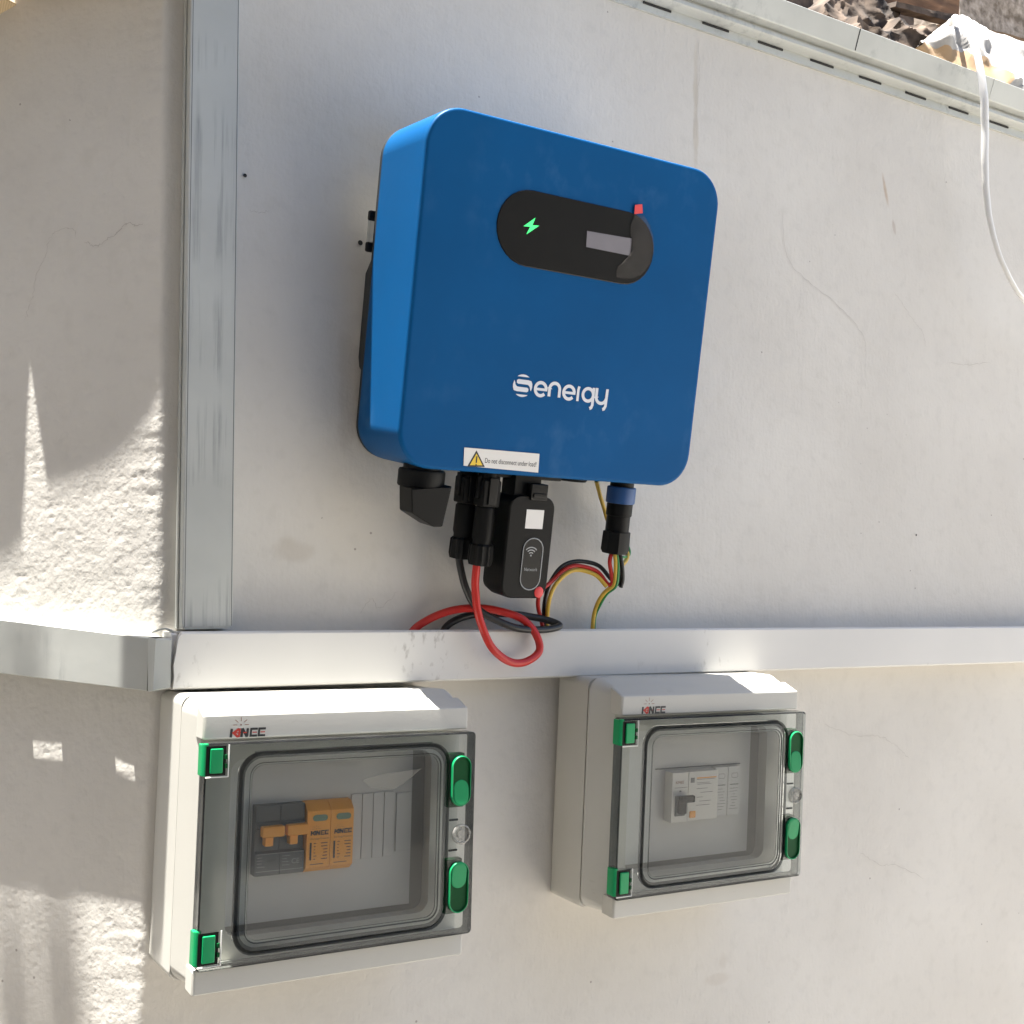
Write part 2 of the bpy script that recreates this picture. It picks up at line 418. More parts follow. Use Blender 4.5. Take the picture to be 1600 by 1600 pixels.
def grid_mesh(name, X, Y, Z):
    nr, nc = X.shape
    me = bpy.data.meshes.new(name)
    me.vertices.add(nr * nc)
    me.vertices.foreach_set('co', np.stack([X, Y, Z], -1).astype(np.float32).ravel())
    idx = np.arange(nr * nc).reshape(nr, nc)
    q = np.stack([idx[:-1, :-1], idx[:-1, 1:], idx[1:, 1:], idx[1:, :-1]], -1).reshape(-1, 4)
    me.loops.add(q.size); me.loops.foreach_set('vertex_index', q.ravel().astype(np.int32))
    me.polygons.add(len(q)); me.polygons.foreach_set('loop_start', (np.arange(len(q)) * 4).astype(np.int32))
    me.polygons.foreach_set('loop_total', np.full(len(q), 4, np.int32))
    me.update(calc_edges=True); me.validate()
    return me

def build_wall():
    cols = np.concatenate([np.linspace(-3.0, -.26, 12), np.arange(-.25, .016, .00125), np.arange(.02, .25, .006), np.linspace(.26, 1.6, 110), np.linspace(1.65, 4.0, 14)])
    rows = np.concatenate([np.linspace(-1.45, -.42, 8), np.arange(-.40, .50, .00135), np.linspace(.505, .604, 10)])
    C_, Z = np.meshgrid(cols, rows)
    xc = np.interp(Z, [-1.4, -.31, -.24, -.13, -.02, .13, .40, .6], [.192, .1928, .1925, .1945, .1965, .1930, .1864, .185])
    xc = xc + vnoise(Z, Z * 0, .03, 3) * .0012 + vnoise(Z, Z * 0, .006, 4) * .0009
    k = np.sqrt(.5); rad = .0035
    # soft-edged corner
    s = C_; w = np.clip((s + rad) / (2 * rad), 0, 1)
    xl = .193 + (xc - .193) * np.clip(1 + s / .035, 0, 1)
    lx = xl + s * k; ly = -s * k
    rx = xc + s; ry = 0 * s
    inside = np.abs(s) < rad
    X = np.where(s < 0, lx, rx); Y = np.where(s < 0, ly, ry)
    q = (1 - np.abs(s) / rad) ** 2 * rad * .38 / 2
    X = np.where(inside, X + q * .38, X); Y = np.where(inside, Y + q * .92, Y)
    nx = np.where(s < 0, -k, 0.) ; ny = np.where(s < 0, -k, -1.)
    rough = np.interp(s, [-.24, -.0, .008, .02], [1, 1, .6, .10])
    lumps = vnoise(s, Z, .0026, 11) * .00007 + vnoise(s, Z, .0050, 12) * .000055 + vnoise(s, Z, .011, 13) * .00005
    pits = np.clip(vnoise(s, Z, .0034, 14) - .26, 0, 1) * -.0013
    fade = np.interp(s, [-.26, -.24], [0, 1])
    H = (lumps + pits) * rough * fade + vnoise(s, Z, .055, 15) * .0003 + vnoise(s, Z, .16, 16) * .0004
    H = H * np.where((s > .02), .6, 1)
    X = X + nx * H; Y = Y + ny * H
    me = grid_mesh("wall", X, Y, Z)
    o = obj("wall", me, M['plaster'], kind='structure')
    for p in me.polygons: p.use_smooth = True
    return o
wall = build_wall()

# fine cracks in the paint, each a hair-thin filled line
def crack(pts, w, left=False):
    P = catmull([Vector(p) for p in pts], 9); w = w * .8
    nrm = Vector((-.7071, -.7071, 0)) if left else Vector((0, -1, 0))
    bm = bmesh.new(); a = []; b = []
    for i, p in enumerate(P):
        t = (P[min(i + 1, len(P) - 1)] - P[max(i - 1, 0)]).normalized()
        sd = t.cross(nrm).normalized()
        j = Vector((random.uniform(-1, 1), 0, random.uniform(-1, 1))) * .0010
        if left: j.y = -j.x
        ww = w * random.uniform(.4, 1.1) * (1 if 0 < i < len(P) - 1 else .1)
        c = p + j + nrm * .0011
        a.append(bm.verts.new(c + sd * ww / 2)); b.append(bm.verts.new(c - sd * ww / 2))
    for i in range(len(P) - 1): bm.faces.new((a[i], a[i + 1], b[i + 1], b[i]))
    obj("crack", bm, M['crack'], wall, sm=False)
crack([(0.12081, 0.07219, 0.27178), (0.12629, 0.06671, 0.27887), (0.13439, 0.05861, 0.27905), (0.13863, 0.05437, 0.27253)], .0005, True)
crack([(0.1436, 0.0494, 0.26799), (0.15091, 0.04209, 0.26424), (0.15793, 0.03507, 0.26857), (0.16409, 0.02891, 0.27397), (0.16945, 0.02355, 0.27942), (0.17537, 0.01763, 0.2778), (0.18774, 0.00526, 0.28048)], .0008, True)
crack([(0.12081, 0.07219, 0.27178), (0.11878, 0.07422, 0.25924), (0.11436, 0.07864, 0.24437), (0.11095, 0.08205, 0.22433), (0.10818, 0.08482, 0.20932)], .0005, True)
crack([(0.82437, 0.0, 0.40419), (0.82936, 0.0, 0.35701), (0.86044, 0.0, 0.33439), (0.89622, 0.0, 0.31878), (0.93975, 0.0, 0.2894), (0.94624, 0.0, 0.26175)], .0006)
crack([(0.99166, 0.0, 0.34345), (1.00913, 0.0, 0.32766), (1.02262, 0.0, 0.3148), (1.0384, -0.0, 0.30209), (1.04445, -0.0, 0.28433)], .0006)
crack([(1.08148, 0.0, 0.27304), (1.11535, 0.0, 0.2739), (1.15623, 0.0, 0.28164)], .0005)
crack([(0.87579, 0.0, -0.13042), (0.91777, 0.0, -0.14451), (0.95651, 0.0, -0.14795), (0.98121, 0.0, -0.15753), (1.00623, 0.0, -0.17489)], .0006)
crack([(0.92527, 0.0, -0.26608), (0.95588, 0.0, -0.28267), (0.9835, 0.0, -0.28707), (1.02586, 0.0, -0.30551)], .0005)
crack([(0.35553, 0.0, -0.01775), (0.36649, 0.0, -0.00472), (0.37346, 0.0, -0.01252), (0.38928, 0.0, 0.00072)], .0004)
crack([(0.25652, 0.0, 0.29867), (0.26271, 0.0, 0.29879), (0.27201, 0.0, 0.30155)], .0005)
crack([(0.71063, 0.0, 0.56153), (0.71222, 0.0, 0.52857), (0.70884, 0.0, 0.49452), (0.70876, 0.0, 0.45816)], .0005)

# anchor holes drilled beside the inverter
bm = bmesh.new()
for (x, y, z), r in (((0.34993, 0.0, 0.28888), .0022), ((0.25163, 0.0, 0.32611), .0016), ((1.02226, 0.0, 0.07056), .0012)):
    bmesh.ops.create_circle(bm, cap_ends=True, radius=r, segments=10, matrix=Matrix.Translation((x, -.0014, z)) @ Matrix.Rotation(R(90), 4, 'X'))
obj("drill_hole", bm, M['galv_dark'], wall)

# ---- ground and courtyard around (they light the wall and show in reflections)
bm = bmesh.new(); box(bm, -30, 30, -30, .5, -1.6, -1.42)
obj("ground", bm, M['ground'], kind='structure')

def canopy():
    t = thing("added_canopy", "unseen corrugated canopy on posts, added to hold back sky and ground light", "canopy", (0, -2.6, -1.42))  # out of view, added to limit sky light and ground bounce on the wall
    n = 90; X, Y = np.meshgrid(np.linspace(-3.5, .55, 2 * n + 1), np.linspace(-2.6, 2.15, 4))
    Z = 3.9 + .02 * np.sin(X * 40) + Y * .05
    me = grid_mesh("roof_sheet", X, Y, Z); obj("roof_sheet", me, M['sheet'], t)
    for sx in (-3.3, .45):
        for sy in (-1.4, 1.5):
            bm = bmesh.new(); box(bm, sx - .04, sx + .04, sy - .04, sy + .04, 0, 3.85 + sy * .05 - .03, .005)
            obj("post", bm, M['heat'], t)
    for a in ((-0.35134, 0.09823, 2.44), (-0.32071, 0.07044, 2.44)):
        a = Vector(a) + Vector((0, 2.6, 1.42)); b = a + Vector((-.7071, -.7071, 0)) * 1.2; u = Vector((.7071, -.7071, 0)) * .016
        bm = bmesh.new(); loft(bm, [[a - u, a + u, b + u, b - u], [p + Vector((0, 0, .04)) for p in (a - u, a + u, b + u, b - u)]])
        obj("stripe_shadow_batten", bm, M['wood'], t)  # unseen battens added to cast soft shadow stripes on the left wall
    return t
canopy()
bm = bmesh.new(); box(bm, -1.95, -1.75, -5.2, 1.5, -1.42, 1.6, .01); obj("added_side_wall", bm, M['far'], kind='structure')  # unseen wall added to block sky light from the left
def house():
    t = thing("courtyard_house", "plain plastered house across the courtyard behind the camera", "house", (0, -5.2, -1.42))
    bm = bmesh.new(); box(bm, -5, 5, -.3, 0, 0, 3.2)
    obj("facade", bm, M['far'], t)
    for cx in (-2.2, 1.9):
        bm = bmesh.new(); box(bm, cx - .6, cx + .6, .002, .05, 1.0, 2.1, .01); f = obj("window", bm, M['box'], t)
        bm = bmesh.new(); box(bm, cx - .52, cx + .52, .051, .056, 1.08, 2.02); obj("pane", bm, M['black_gloss'], f)
    bm = bmesh.new(); box(bm, -.5, .45, .002, .05, 0, 2.05, .01); d = obj("door", bm, M['wood'], t)
    bm = bmesh.new(); box(bm, .3, .36, .051, .09, .95, 1.05, .01); obj("handle", bm, M['galv'], d)
house()

# ---- beige fabric sheets above the left wall, outlines shaped to cast its shadow edges
def sheet(name, pts, label):
    """pts: outline seen from above; the sheet is a thin hanging flap with real thickness"""
    bm = bmesh.new()
    lo = [bm.verts.new(p) for p in pts]; hi = [bm.verts.new((p[0], p[1], p[2] + .0012)) for p in pts]
    bm.faces.new(lo); bm.faces.new(hi[::-1])
    for i in range(len(pts)):
        j = (i + 1) % len(pts); bm.faces.new((lo[i], hi[i], hi[j], lo[j]))
    bmesh.ops.triangulate(bm, faces=bm.faces)
    o = obj(name, bm, M['fabric'], sm=False); o['label'] = label; o['category'] = "fabric sheet"; o['group'] = "beige fabric flaps above the left wall"
sheet("fabric_sheet", [(0.0583, 0.08556, 0.474), (0.05975, 0.08241, 0.474), (0.05864, 0.0768, 0.474), (0.05743, 0.06932, 0.474), (0.07098, 0.05622, 0.474), (0.08846, 0.03982, 0.474), (0.10242, 0.02759, 0.474), (0.11302, 0.01896, 0.474),
                       (0.12615, 0.009, 0.474), (0.13936, 0.0004, 0.474), (.19, -.03, .474), (.215, -.028, .474), (.215, .004, .474), (.19, .010, .474), (0.09866, 0.10617, 0.474)],
      "unseen beige fabric flap above the left wall, its curved edge shaped to cast the shadow there")
sheet("fabric_sheet", [(0.06084, 0.08333, 0.467), (0.05292, 0.08407, 0.465), (0.04501, 0.08378, 0.462), (0.03705, 0.08444, 0.459), (0.02682, 0.09378, 0.452), (-0.0012, 0.12253, 0.445), (-0.10481, 0.22686, 0.44),
                       (-0.04611, 0.26208, 0.44), (0.06118, 0.15069, 0.445), (0.10028, 0.1057, 0.467)],
      "beige fabric flap in the top left corner, its sunlit underside in view")
# ---- galvanised channels and trunking
# vertical galvanised channel left of the inverter
t = thing("cable_channel", "vertical galvanised steel channel with scuffed face left of the blue inverter", "steel channel", (.2274, 0, -.0280), (0, R(-1.0), 0))
bm = bmesh.new()
prof = [(-.0175, 0), (-.0175, -.0195), (-.0165, -.0205), (.0168, -.0205), (.0178, -.0195), (.0178, 0), (.0166, 0), (.0166, -.0190), (-.0163, -.0190), (-.0163, 0)]
hh = .62
loft(bm, [[(x, y, 0) for x, y in prof], [(x, y, hh) for x, y in prof]])
obj("channel_body", bm, M['galv'], t)
bm = bmesh.new(); box(bm, -.0188, -.0177, -.0075, -.0002, 0, hh, .0003); obj("flange", bm, M['galv'], t)
bm = bmesh.new()
lp = [(-.0186, -.0125), (-.0186, -.0208), (-.0180, -.0214), (.0180, -.0214), (.0186, -.0208), (.0186, -.0125), (.0180, -.0125), (.0180, -.0206), (-.0180, -.0206), (-.0180, -.0125)]
loft(bm, [[(x, y, .002) for x, y in lp], [(x, y, hh) for x, y in lp]]); obj("lid", bm, M['galv_v'], t)
for fx in (-.0171, .0174):  # dark strips drawn along the lid folds in place of their shade
    bm = bmesh.new(); box(bm, fx, fx + .0005, -.02150, -.02135, .002, hh); obj("fold_shade_line", bm, M['fold_shade'], t)
bm = bmesh.new(); box(bm, .0180, .0189, -.0150, -.0002, 0, hh, .0002); obj("flange", bm, M['galv'], t)

# white horizontal trunking
def trunk_box(name, X0, X1, y1, z0, z1, m, parent):
    bm = bmesh.new()
    pr = [(0, z0), (y1 + .0012, z0), (y1, z0 + .0012), (y1, z1 - .0015), (y1 + .0015, z1), (0, z1)]
    pi = [(0, z0 + .0015), (y1 + .0022, z0 + .0015), (y1 + .0022, z1 - .0015), (0, z1 - .0015)]
    loft(bm, [[(X0, y, z) for y, z in pr], [(X1, y, z) for y, z in pr]])
    return obj(name, bm, m, parent)
t = thing("wall_trunking", "long white trunking running right under the blue inverter", "trunking", (.2, 0, -.0495), (0, R(.10), 0))
trunk_box("trunking_body", 0, 1.9, -.0265, -.0205, .0190, M['pvc'], t)
# the snap-on lid, whose left end is cut a little ragged
bm = bmesh.new()
lo = [(.0010, -.0208), (.0016, -.012), (.0009, -.004), (.0022, .004), (.0032, .012), (.0046, .0172), (.0062, .0200), (1.9, .0200), (1.9, -.0208)]
pr = lo
tp = [(x, z - (.0016 if z > .019 else -.0010 if z < -.020 else 0)) for x, z in pr]
loft(bm, [(pr, -.0268), (pr, -.0312), (tp, -.0326)]); obj("lid", bm, M['pvc'], t)
bm = bmesh.new(); box(bm, 0.004, 1.9, -.0268, -.0215, .0191, .0200, .0002); box(bm, 0.001, 1.9, -.0268, -.0215, -.0217, -.0208, .0002); obj("lid_edge", bm, M['pvc'], t)

# galvanised trunking round the corner on the left
def poly_trunk(name, pts, th, m, parent):
    """pts: list of (top point, bottom point) along the front; extruded towards the wall by th (vectors)"""
    bm = bmesh.new(); rings = []
    for (a, b), w in zip(pts, th):
        a = Vector(a); b = Vector(b); w = Vector(w)
        c = (a - b).normalized() * .001
        rings.append([tuple(b + w), tuple(b + w.normalized() * .001), tuple(b + c), tuple(a - c), tuple(a + w.normalized() * .001), tuple(a + w)])
    loft(bm, rings); return obj(name, bm, m, parent)
t = thing("corner_trunking", "galvanised steel trunking wrapping the wall corner at the left edge", "trunking", (0, 0, 0))
WL = (.7071 * .0187, .7071 * .0187, 0); WM = (0, .0310, 0)
# hollow body: front plate, slotted top and bottom flanges; sunlight falls through two knock-outs onto the wall below
CO = Vector((.193, 0, 0)); TD = Vector((-.70711, .70711, 0)); ND = Vector((-.70711, -.70711, 0))
def tcoord(p): return (Vector((p[0], p[1], 0)) - CO).dot(TD)
pa, pb, pc, pd = (0.09675, 0.06981, -0.02299), (0.18569, -0.01914, -0.03407), (0.0982, 0.06836, -0.06286), (0.18673, -0.02017, -0.07213)
ta, tb_ = tcoord(pa), tcoord(pb)
def ztop(t): return pb[2] + (pa[2] - pb[2]) * (t - tb_) / (ta - tb_)
def zbot(t): return pd[2] + (pc[2] - pd[2]) * (t - tb_) / (ta - tb_)
def plate(bm, t0, t1, o0, o1, zf, d0, d1):
    P_ = lambda t, o, d: tuple(CO + TD * t + ND * o + Vector((0, 0, zf(t) + d)))
    loft(bm, [[P_(t, o0, d0), P_(t, o1, d0), P_(t, o1, d1), P_(t, o0, d1)] for t in (t0, t1)])
TE = ta + .30
bm = bmesh.new()
loft(bm, [[tuple(CO + TD * t + ND * o + Vector((0, 0, z))) for o, z in ((.0175, zbot(t)), (.0187, zbot(t) + .0006), (.0187, ztop(t) - .0006), (.0175, ztop(t)))] for t in (tb_, TE)])
obj("trunking_body", bm, M['galv'], t)
kn = (SUN.x * ND.x + SUN.y * ND.y) / SUN.z; kt = (SUN.x * TD.x + SUN.y * TD.y) / SUN.z
holes = []
for (q0, q1) in (((0.1234, 0.0696, -0.11534), (0.14154, 0.05146, -0.12842)), ((0.17332, 0.01968, -0.12257), (0.1842, 0.0088, -0.13299))):
    t0, t1 = sorted((tcoord(q0), tcoord(q1))); zz = (t0 + t1) / 2
    h0 = zbot(zz) - q0[2]; h1 = zbot(zz) - q1[2]
    holes.append((t0, t1, h0, h1))
for nm, zf, d0, d1 in (("top_flange", ztop, -.0012, -.0001), ("bottom_flange", zbot, .0001, .0012)):
    bm = bmesh.new(); cur = tb_
    for (t0, t1, h0, h1) in sorted(holes):
        up = .0425 if nm == "top_flange" else 0; pad = .0015 if nm == "top_flange" else 0
        s0 = t0 + kt * ((h0 + h1) / 2 + up) - pad; s1 = t1 + kt * ((h0 + h1) / 2 + up) + pad
        o0 = kn * (h0 + up) - pad * .6; o1 = kn * (h1 + up) + pad * .6
        o0, o1 = min(o0, o1), max(o0, o1)
        plate(bm, cur, s0, -.003, .0174, zf, d0, d1)
        plate(bm, s0, s1, -.003, o0, zf, d0, d1); plate(bm, s0, s1, o1, .0174, zf, d0, d1); cur = s1
    plate(bm, cur, TE, -.003, .0174, zf, d0, d1)
    obj(nm, bm, M['galv'], t)
poly_trunk("return_cap", [((0.18498, -0.02026, -0.0337), (0.18604, -0.02132, -0.07256)), ((0.18812, -0.0312, -0.03431), (0.18713, -0.0312, -0.0715)), ((0.19934, -0.0312, -0.03443), (0.19935, -0.0312, -0.06988))], [WL, (.0001, .0292, 0), WM], M['galv'], t)
bm = bmesh.new()
for i in range(2):
    a = Vector((0.19163, -0.00428, -0.03074)); 
    tube(bm, [a, a + Vector((.006, -.012, .003)), a + Vector((.013, -.017, -.0015 + .002 * i))], .0007, 6)
obj("bent_tab", bm, M['galv'], t)
# screw dots
# roof channel at the top right
t = thing("roof_channel", "galvanised slotted steel channel along the top of the wall", "steel channel", (.55, 0, .570))
prof = [(0, .0005), (-.0026, .0000), (-.0030, .0150), (-.0110, .0158), (-.0150, .0185), (-.0150, .0225), (-.0120, .0262), (-.0125, .0268),
        (-.0225, .0275), (-.0250, .0290), (-.0262, .0470), (-.0250, .0475), (-.0050, .0475), (0, .0475)]
prof = [(0, 0), (-.0028, 0), (-.0034, .0090), (-.0110, .0096), (-.0150, .0118), (-.0150, .0158), (-.0115, .0186), (-.0115, .0200),
        (-.0215, .0200), (-.0232, .0212), (-.0312, .0425), (-.0300, .0436), (0, .0436)]
bm = bmesh.new(); loft(bm, [[(-.5, y, z) for y, z in prof], [(1.4, y, z) for y, z in prof]]); ch = obj("channel_body", bm, M['galv_r'], t)
smooth(ch.data, 50)
SLOT0, SLOTP, SLOTL = -.010, .0748, .0345
x = -.2 + SLOT0
k = 0
while x < 1.1:
    bm = bmesh.new(); box(bm, x, x + SLOTL, -.0044, -.0033, .0063, .0083)
    if k == 0: slot = obj("slot", bm, M['galv_dark'], t); sme = slot.data
    else:
        bm.free(); s = slot.copy(); COL.objects.link(s); s.parent = t; s.location = (x + .2 - SLOT0, 0, 0)
    x += SLOTP; k += 1
for sx in (.585 - .0, .155, .36):
    bm = bmesh.new(); loft(bm, [[(sx + o, -.0236, .0215), (sx + .0012 + o, -.0236, .0215), (sx + .0012 + o, -.0316, .0424), (sx + o, -.0316, .0424)], [(sx + o, -.0230, .0215), (sx + .0012 + o, -.0230, .0215), (sx + .0012 + o, -.0306, .0424), (sx + o, -.0306, .0424)]]) if not (o := 0) else None
    obj("joint_strip", bm, M['galv_dark'] if sx < .5 else M['galv'], t)

# ---- rubble, boards and a sack on top of the wall, upper right
bm = bmesh.new(); loft(bm, [[(x, y, z) for x, y in ((.212, .004), (3.9, .004), (3.9, 2.0), (-1.768, 2.0))] for z in (-1.4, .603)]); obj("wall_top", bm, M['rubble'], kind='structure')
bm = bmesh.new(); box(bm, .3, 3.8, .52, .60, .6035, 1.1); o = obj("parapet_wall", bm, M['rubble'], kind='structure')
bm = bmesh.new()
X, Z = np.meshgrid(np.linspace(0, 1, 60), np.linspace(0, 1, 40))
def slab(name, c, m, label, cat, depth=.05, disp=.006, seed=1, group=None):
    """irregular chunk: c = four corner points (front face), pushed back by depth, with a broken surface"""
    c = [Vector(p) for p in c]; n = 26; bm = bmesh.new(); rows = []
    for i in range(n):
        row = []
        for j in range(n):
            u, v = i / (n - 1), j / (n - 1)
            p = (c[0] * (1 - u) + c[1] * u) * (1 - v) + (c[3] * (1 - u) + c[2] * u) * v
            q = Vector((p.x * 26 + seed * 3.1, p.z * 26, seed))
            e = min(u, 1 - u, v, 1 - v)
            p = p + Vector((noise.noise(q * 1.3) * disp * .5, noise.turbulence(q * .8, 3, True) * disp * 1.7, noise.noise(q * 1.9 + Vector((9, 2, 4))) * disp * .6))
            row.append(bm.verts.new(p))
        rows.append(row)
    for i in range(n - 1):
        for j in range(n - 1): bm.faces.new((rows[i][j], rows[i + 1][j], rows[i + 1][j + 1], rows[i][j + 1]))
    ext = bmesh.ops.extrude_face_region(bm, geom=list(bm.faces))
    for v in [g for g in ext['geom'] if isinstance(g, bmesh.types.BMVert)]: v.co += Vector((0, depth, depth * .25))
    o = obj(name, bm, m); o['label'] = label; o['category'] = cat
    if group: o['group'] = group
    return o
slab("concrete_block", [(1.32599, 0.16, 0.82496), (1.63038, 0.16, 0.84726), (1.63897, 0.16, 1.03786), (1.32927, 0.16, 0.94016)], M['stone'],
     "speckled beige concrete block at the top right corner above the sack", "concrete block", .08, .002, 2)
slab("wooden_board", [(1.0845, 0.14, 0.77638), (1.28677, 0.13, 0.80601), (1.28899, 0.13, 0.88416), (1.08562, 0.14, 0.84429)], M['wood'],
     "brown weathered board beside the speckled concrete block", "board", .02, .0015, 3)
slab("broken_strip", [(1.14572, 0.12, 0.77418), (1.27332, 0.12, 0.78679), (1.27363, 0.12, 0.79779), (1.14833, 0.12, 0.78189)], M['rubble'],
     "narrow rough strip under the brown board", "broken strip", .02, .002, 8)
slab("broken_board", [(1.0064, 0.11, 0.7201), (1.12677, 0.11, 0.71273), (1.18262, 0.13, 0.79284), (1.05076, 0.13, 0.78574)], M['rubble'],
     "broken flaking board in the gap left of the white sack", "broken board", .03, .011, 4)
slab("broken_board", [(1.06809, 0.06, 0.67561), (1.1106, 0.06, 0.66879), (1.208, 0.09, 0.74745), (1.12194, 0.09, 0.74084)], M['rubble'],
     "curled flaking scrap of board touching the white sack", "broken board", .02, .012, 5)
slab("broken_board", [(0.99611, 0.05, 0.67571), (1.06194, 0.05, 0.66646), (1.08797, 0.06, 0.6956), (1.01834, 0.06, 0.69825)], M['rubble'],
     "small flaking scrap wedged above the steel channel", "broken board", .02, .012, 15)
def sack():
    t = thing("sack", "bright white sack with tan lower edge lying on top of the wall", "sack", (1.1401, 0.02, 0.63699))
    B = Vector((1.1401, 0.02, 0.63699))
    n = 46; edge_lo = [(1.05528, 0.02, 0.64791), (1.08926, 0.012, 0.63841), (1.14539, 0.006, 0.62945), (1.19097, 0.004, 0.62694), (1.2668, 0.004, 0.6287), (1.4609, 0.004, 0.62569)]
    edge_hi = [(1.09876, 0.05, 0.677), (1.17387, 0.08, 0.73283), (1.25918, 0.11, 0.78919), (1.32764, 0.12, 0.79346), (1.43466, 0.13, 0.80694), (1.69915, 0.14, 0.83577)]
    A = catmull(edge_lo, 12); H = catmull(edge_hi, 12)
    bm = bmesh.new(); rows = []
    for i in range(len(A)):
        row = []
        for j in range(22):
            v = j / 21; p = A[i].lerp(H[i], v); q = p * 30
            bul = math.sin(math.pi * min(1, v * 1.0)) * .02
            p = p + Vector((0, -bul, bul * .4)) * .5 + Vector((0, noise.noise(q) * .016, noise.noise(q * 2.3) * .007)) * min(1, 6 * v * (1 - v) + .2)
            row.append(bm.verts.new(p - B))
        rows.append(row)
    for i in range(len(rows) - 1):
        for j in range(21):
            f = bm.faces.new((rows[i][j], rows[i + 1][j], rows[i + 1][j + 1], rows[i][j + 1])); f.material_index = 1 if (j < 6 and i < 40) else 0
    obj("sack_cloth", bm, [M['cloth'], M['cloth_t']], t)
sack()

# white cable hanging over the channel
bm = bmesh.new()
tube(bm, [(1.20765, 0.09, 0.73429), (1.18224, 0.06, 0.74151), (1.11584, 0.0, 0.69106), (1.08299, -0.04, 0.64259), (1.07555, -0.055, 0.60701), (1.07813, -0.058, 0.56753), (1.08328, -0.055, 0.53254), (1.08595, -0.052, 0.48943), (1.09087, -0.05, 0.45382), (1.09772, -0.05, 0.42162),
          (1.11141, -0.05, 0.39049), (1.13339, -0.05, 0.36261), (1.15838, -0.05, 0.34375), (1.24939, -0.05, 0.30379)], lambda s: .0027 + .0017 * math.exp(-((s - .42) / .22) ** 2), 14)
o = obj("white_cable", bm, M['cable_white']); o['label'] = "white cable dangling over the roof channel at the right edge"; o['category'] = "cable"

# ================================================================= INVERTER
TILT = R(10.5)
IB = Vector((.3477, -.085, .0944))
IW, IH, IDp = .2785, .2700, .084
inv = thing("solar_inverter", "large blue wall mounted inverter with dark oval display", "inverter", IB, (TILT, 0, 0))
def inv_world(u, y, v): return IB + Matrix.Rotation(TILT, 3, 'X') @ Vector((u, y, v))
bm = bmesh.new()
def ir(o, r): return rrect(o, IW - o, o, IH - o, r, 10)
loft(bm, [(ir(.0035, .0265), .0008 - .0008), (ir(.0015, .0280), .0004), (ir(.0006, .0286), .0012), (ir(.0001, .0290), .0026), (ir(0, .0290), .004),
          (ir(.0002, .0290), .045), (ir(.0005, .0290), IDp - .0015), (ir(.0015, .0285), IDp)])
obj("front_shell", bm, M['blue'], inv)
bm = bmesh.new(); loft(bm, [(ir(.0012, .0285), IDp + .0002), (ir(.0008, .0285), IDp + .0035)]); obj("back_plate", bm, M['heat'], inv)
# heat sink with fins behind
bm = bmesh.new()
hs = [(IDp + .0036, .068), (IDp + .0135, .074), (IDp + .0170, .082), (IDp + .0180, .150), (IDp + .0090, .160), (IDp + .0036, .163)]
loft(bm, [[(.003, y, v) for y, v in hs], [(IW - .003, y, v) for y, v in hs]]); obj("heat_sink", bm, M['heat'], inv)
# wall bracket with its two screws, in the gap behind the top
bm = bmesh.new(); box(bm, .004, IW - .004, IDp + .0036, IDp + .0052, .172, .232, .0006); box(bm, .004, .006, IDp + .0052, IDp + .026, .170, .200, .0005)
obj("bracket", bm, M['galv'], inv)
for v in (.166, .191):
    bm = bmesh.new(); box(bm, -.0035, .006, IDp + .0045, IDp + .0095, v, v + .008, .0015); obj("bracket_screw", bm, M['black'], inv)

# display
F0 = -.0003
def stadium(cx, cz, L_, H_, n=14):
    r = H_ / 2; return arc(cx + L_ / 2 - r, cz, r, -90, 90, n) + arc(cx - L_ / 2 + r, cz, r, 90, 270, n)
dc = (.1395, .1925); DL, DH = .1500, .0585
bm = bmesh.new(); loft(bm, [(stadium(*dc, DL, DH), .001), (stadium(*dc, DL, DH), F0 - .0001), (stadium(*dc, DL - .0012, DH - .0012), F0 - .0006)], cap0=False)
disp = obj("display_panel", bm, M['black_gloss'], inv)
bm = bmesh.new(); prism(bm, [(0.14639, 0.19966), (0.19062, 0.20097), (0.19124, 0.18703), (0.1471, 0.18709)][::-1], F0 - .0008, F0 - .0011); obj("lcd_screen", bm, M['lcd'], disp)
bc = (0.09474, 0.19453); q = .0105
bolt = [(.35, 1.0), (-.85, -.18), (-.12, -.10), (-.45, -1.0), (.85, .22), (.10, .12)]
bm = bmesh.new(); prism(bm, [(bc[0] + a * q * .78, bc[1] + b * q * .66) for a, b in bolt], F0 - .0008, F0 - .0011); obj("charge_light", bm, led, disp)
# loose protective film over the right end, with its red pull tab
bm = bmesh.new()
fr = [(0.19063, 0.21964), (0.19956, 0.22122), (0.20628, 0.21562), (0.21161, 0.20606), (0.21372, 0.19589), (0.21141, 0.18393), (0.20479, 0.17449), (0.19442, 0.16872), (0.17898, 0.16797), (0.1792, 0.17578), (0.18623, 0.18103), (0.18983, 0.18785), (0.19047, 0.19731), (0.18794, 0.20623), (0.1876, 0.21342)]
cc = Vector((sum(p[0] for p in fr) / len(fr), 0, sum(p[1] for p in fr) / len(fr)))
rings = []
for k in range(7):
    s = 1 - k / 7
    rings.append([(cc.x + (p[0] - cc.x) * s, F0 - .0013 - .0003 * (1 - s) - .0005 * noise.noise(Vector((p[0] * 300 * s, p[1] * 300, k * .5))), cc.z + (p[1] - cc.z) * s) for p in fr])
loft(bm, rings, cap0=False); obj("loose_film", bm, M['film'], disp)
bm = bmesh.new(); prism(bm, [(0.18948, 0.22796), (0.1964, 0.22974), (0.19803, 0.22277), (0.18986, 0.22054)], F0 - .0014, F0 - .0018); obj("pull_tab", bm, M['redtab'], disp)

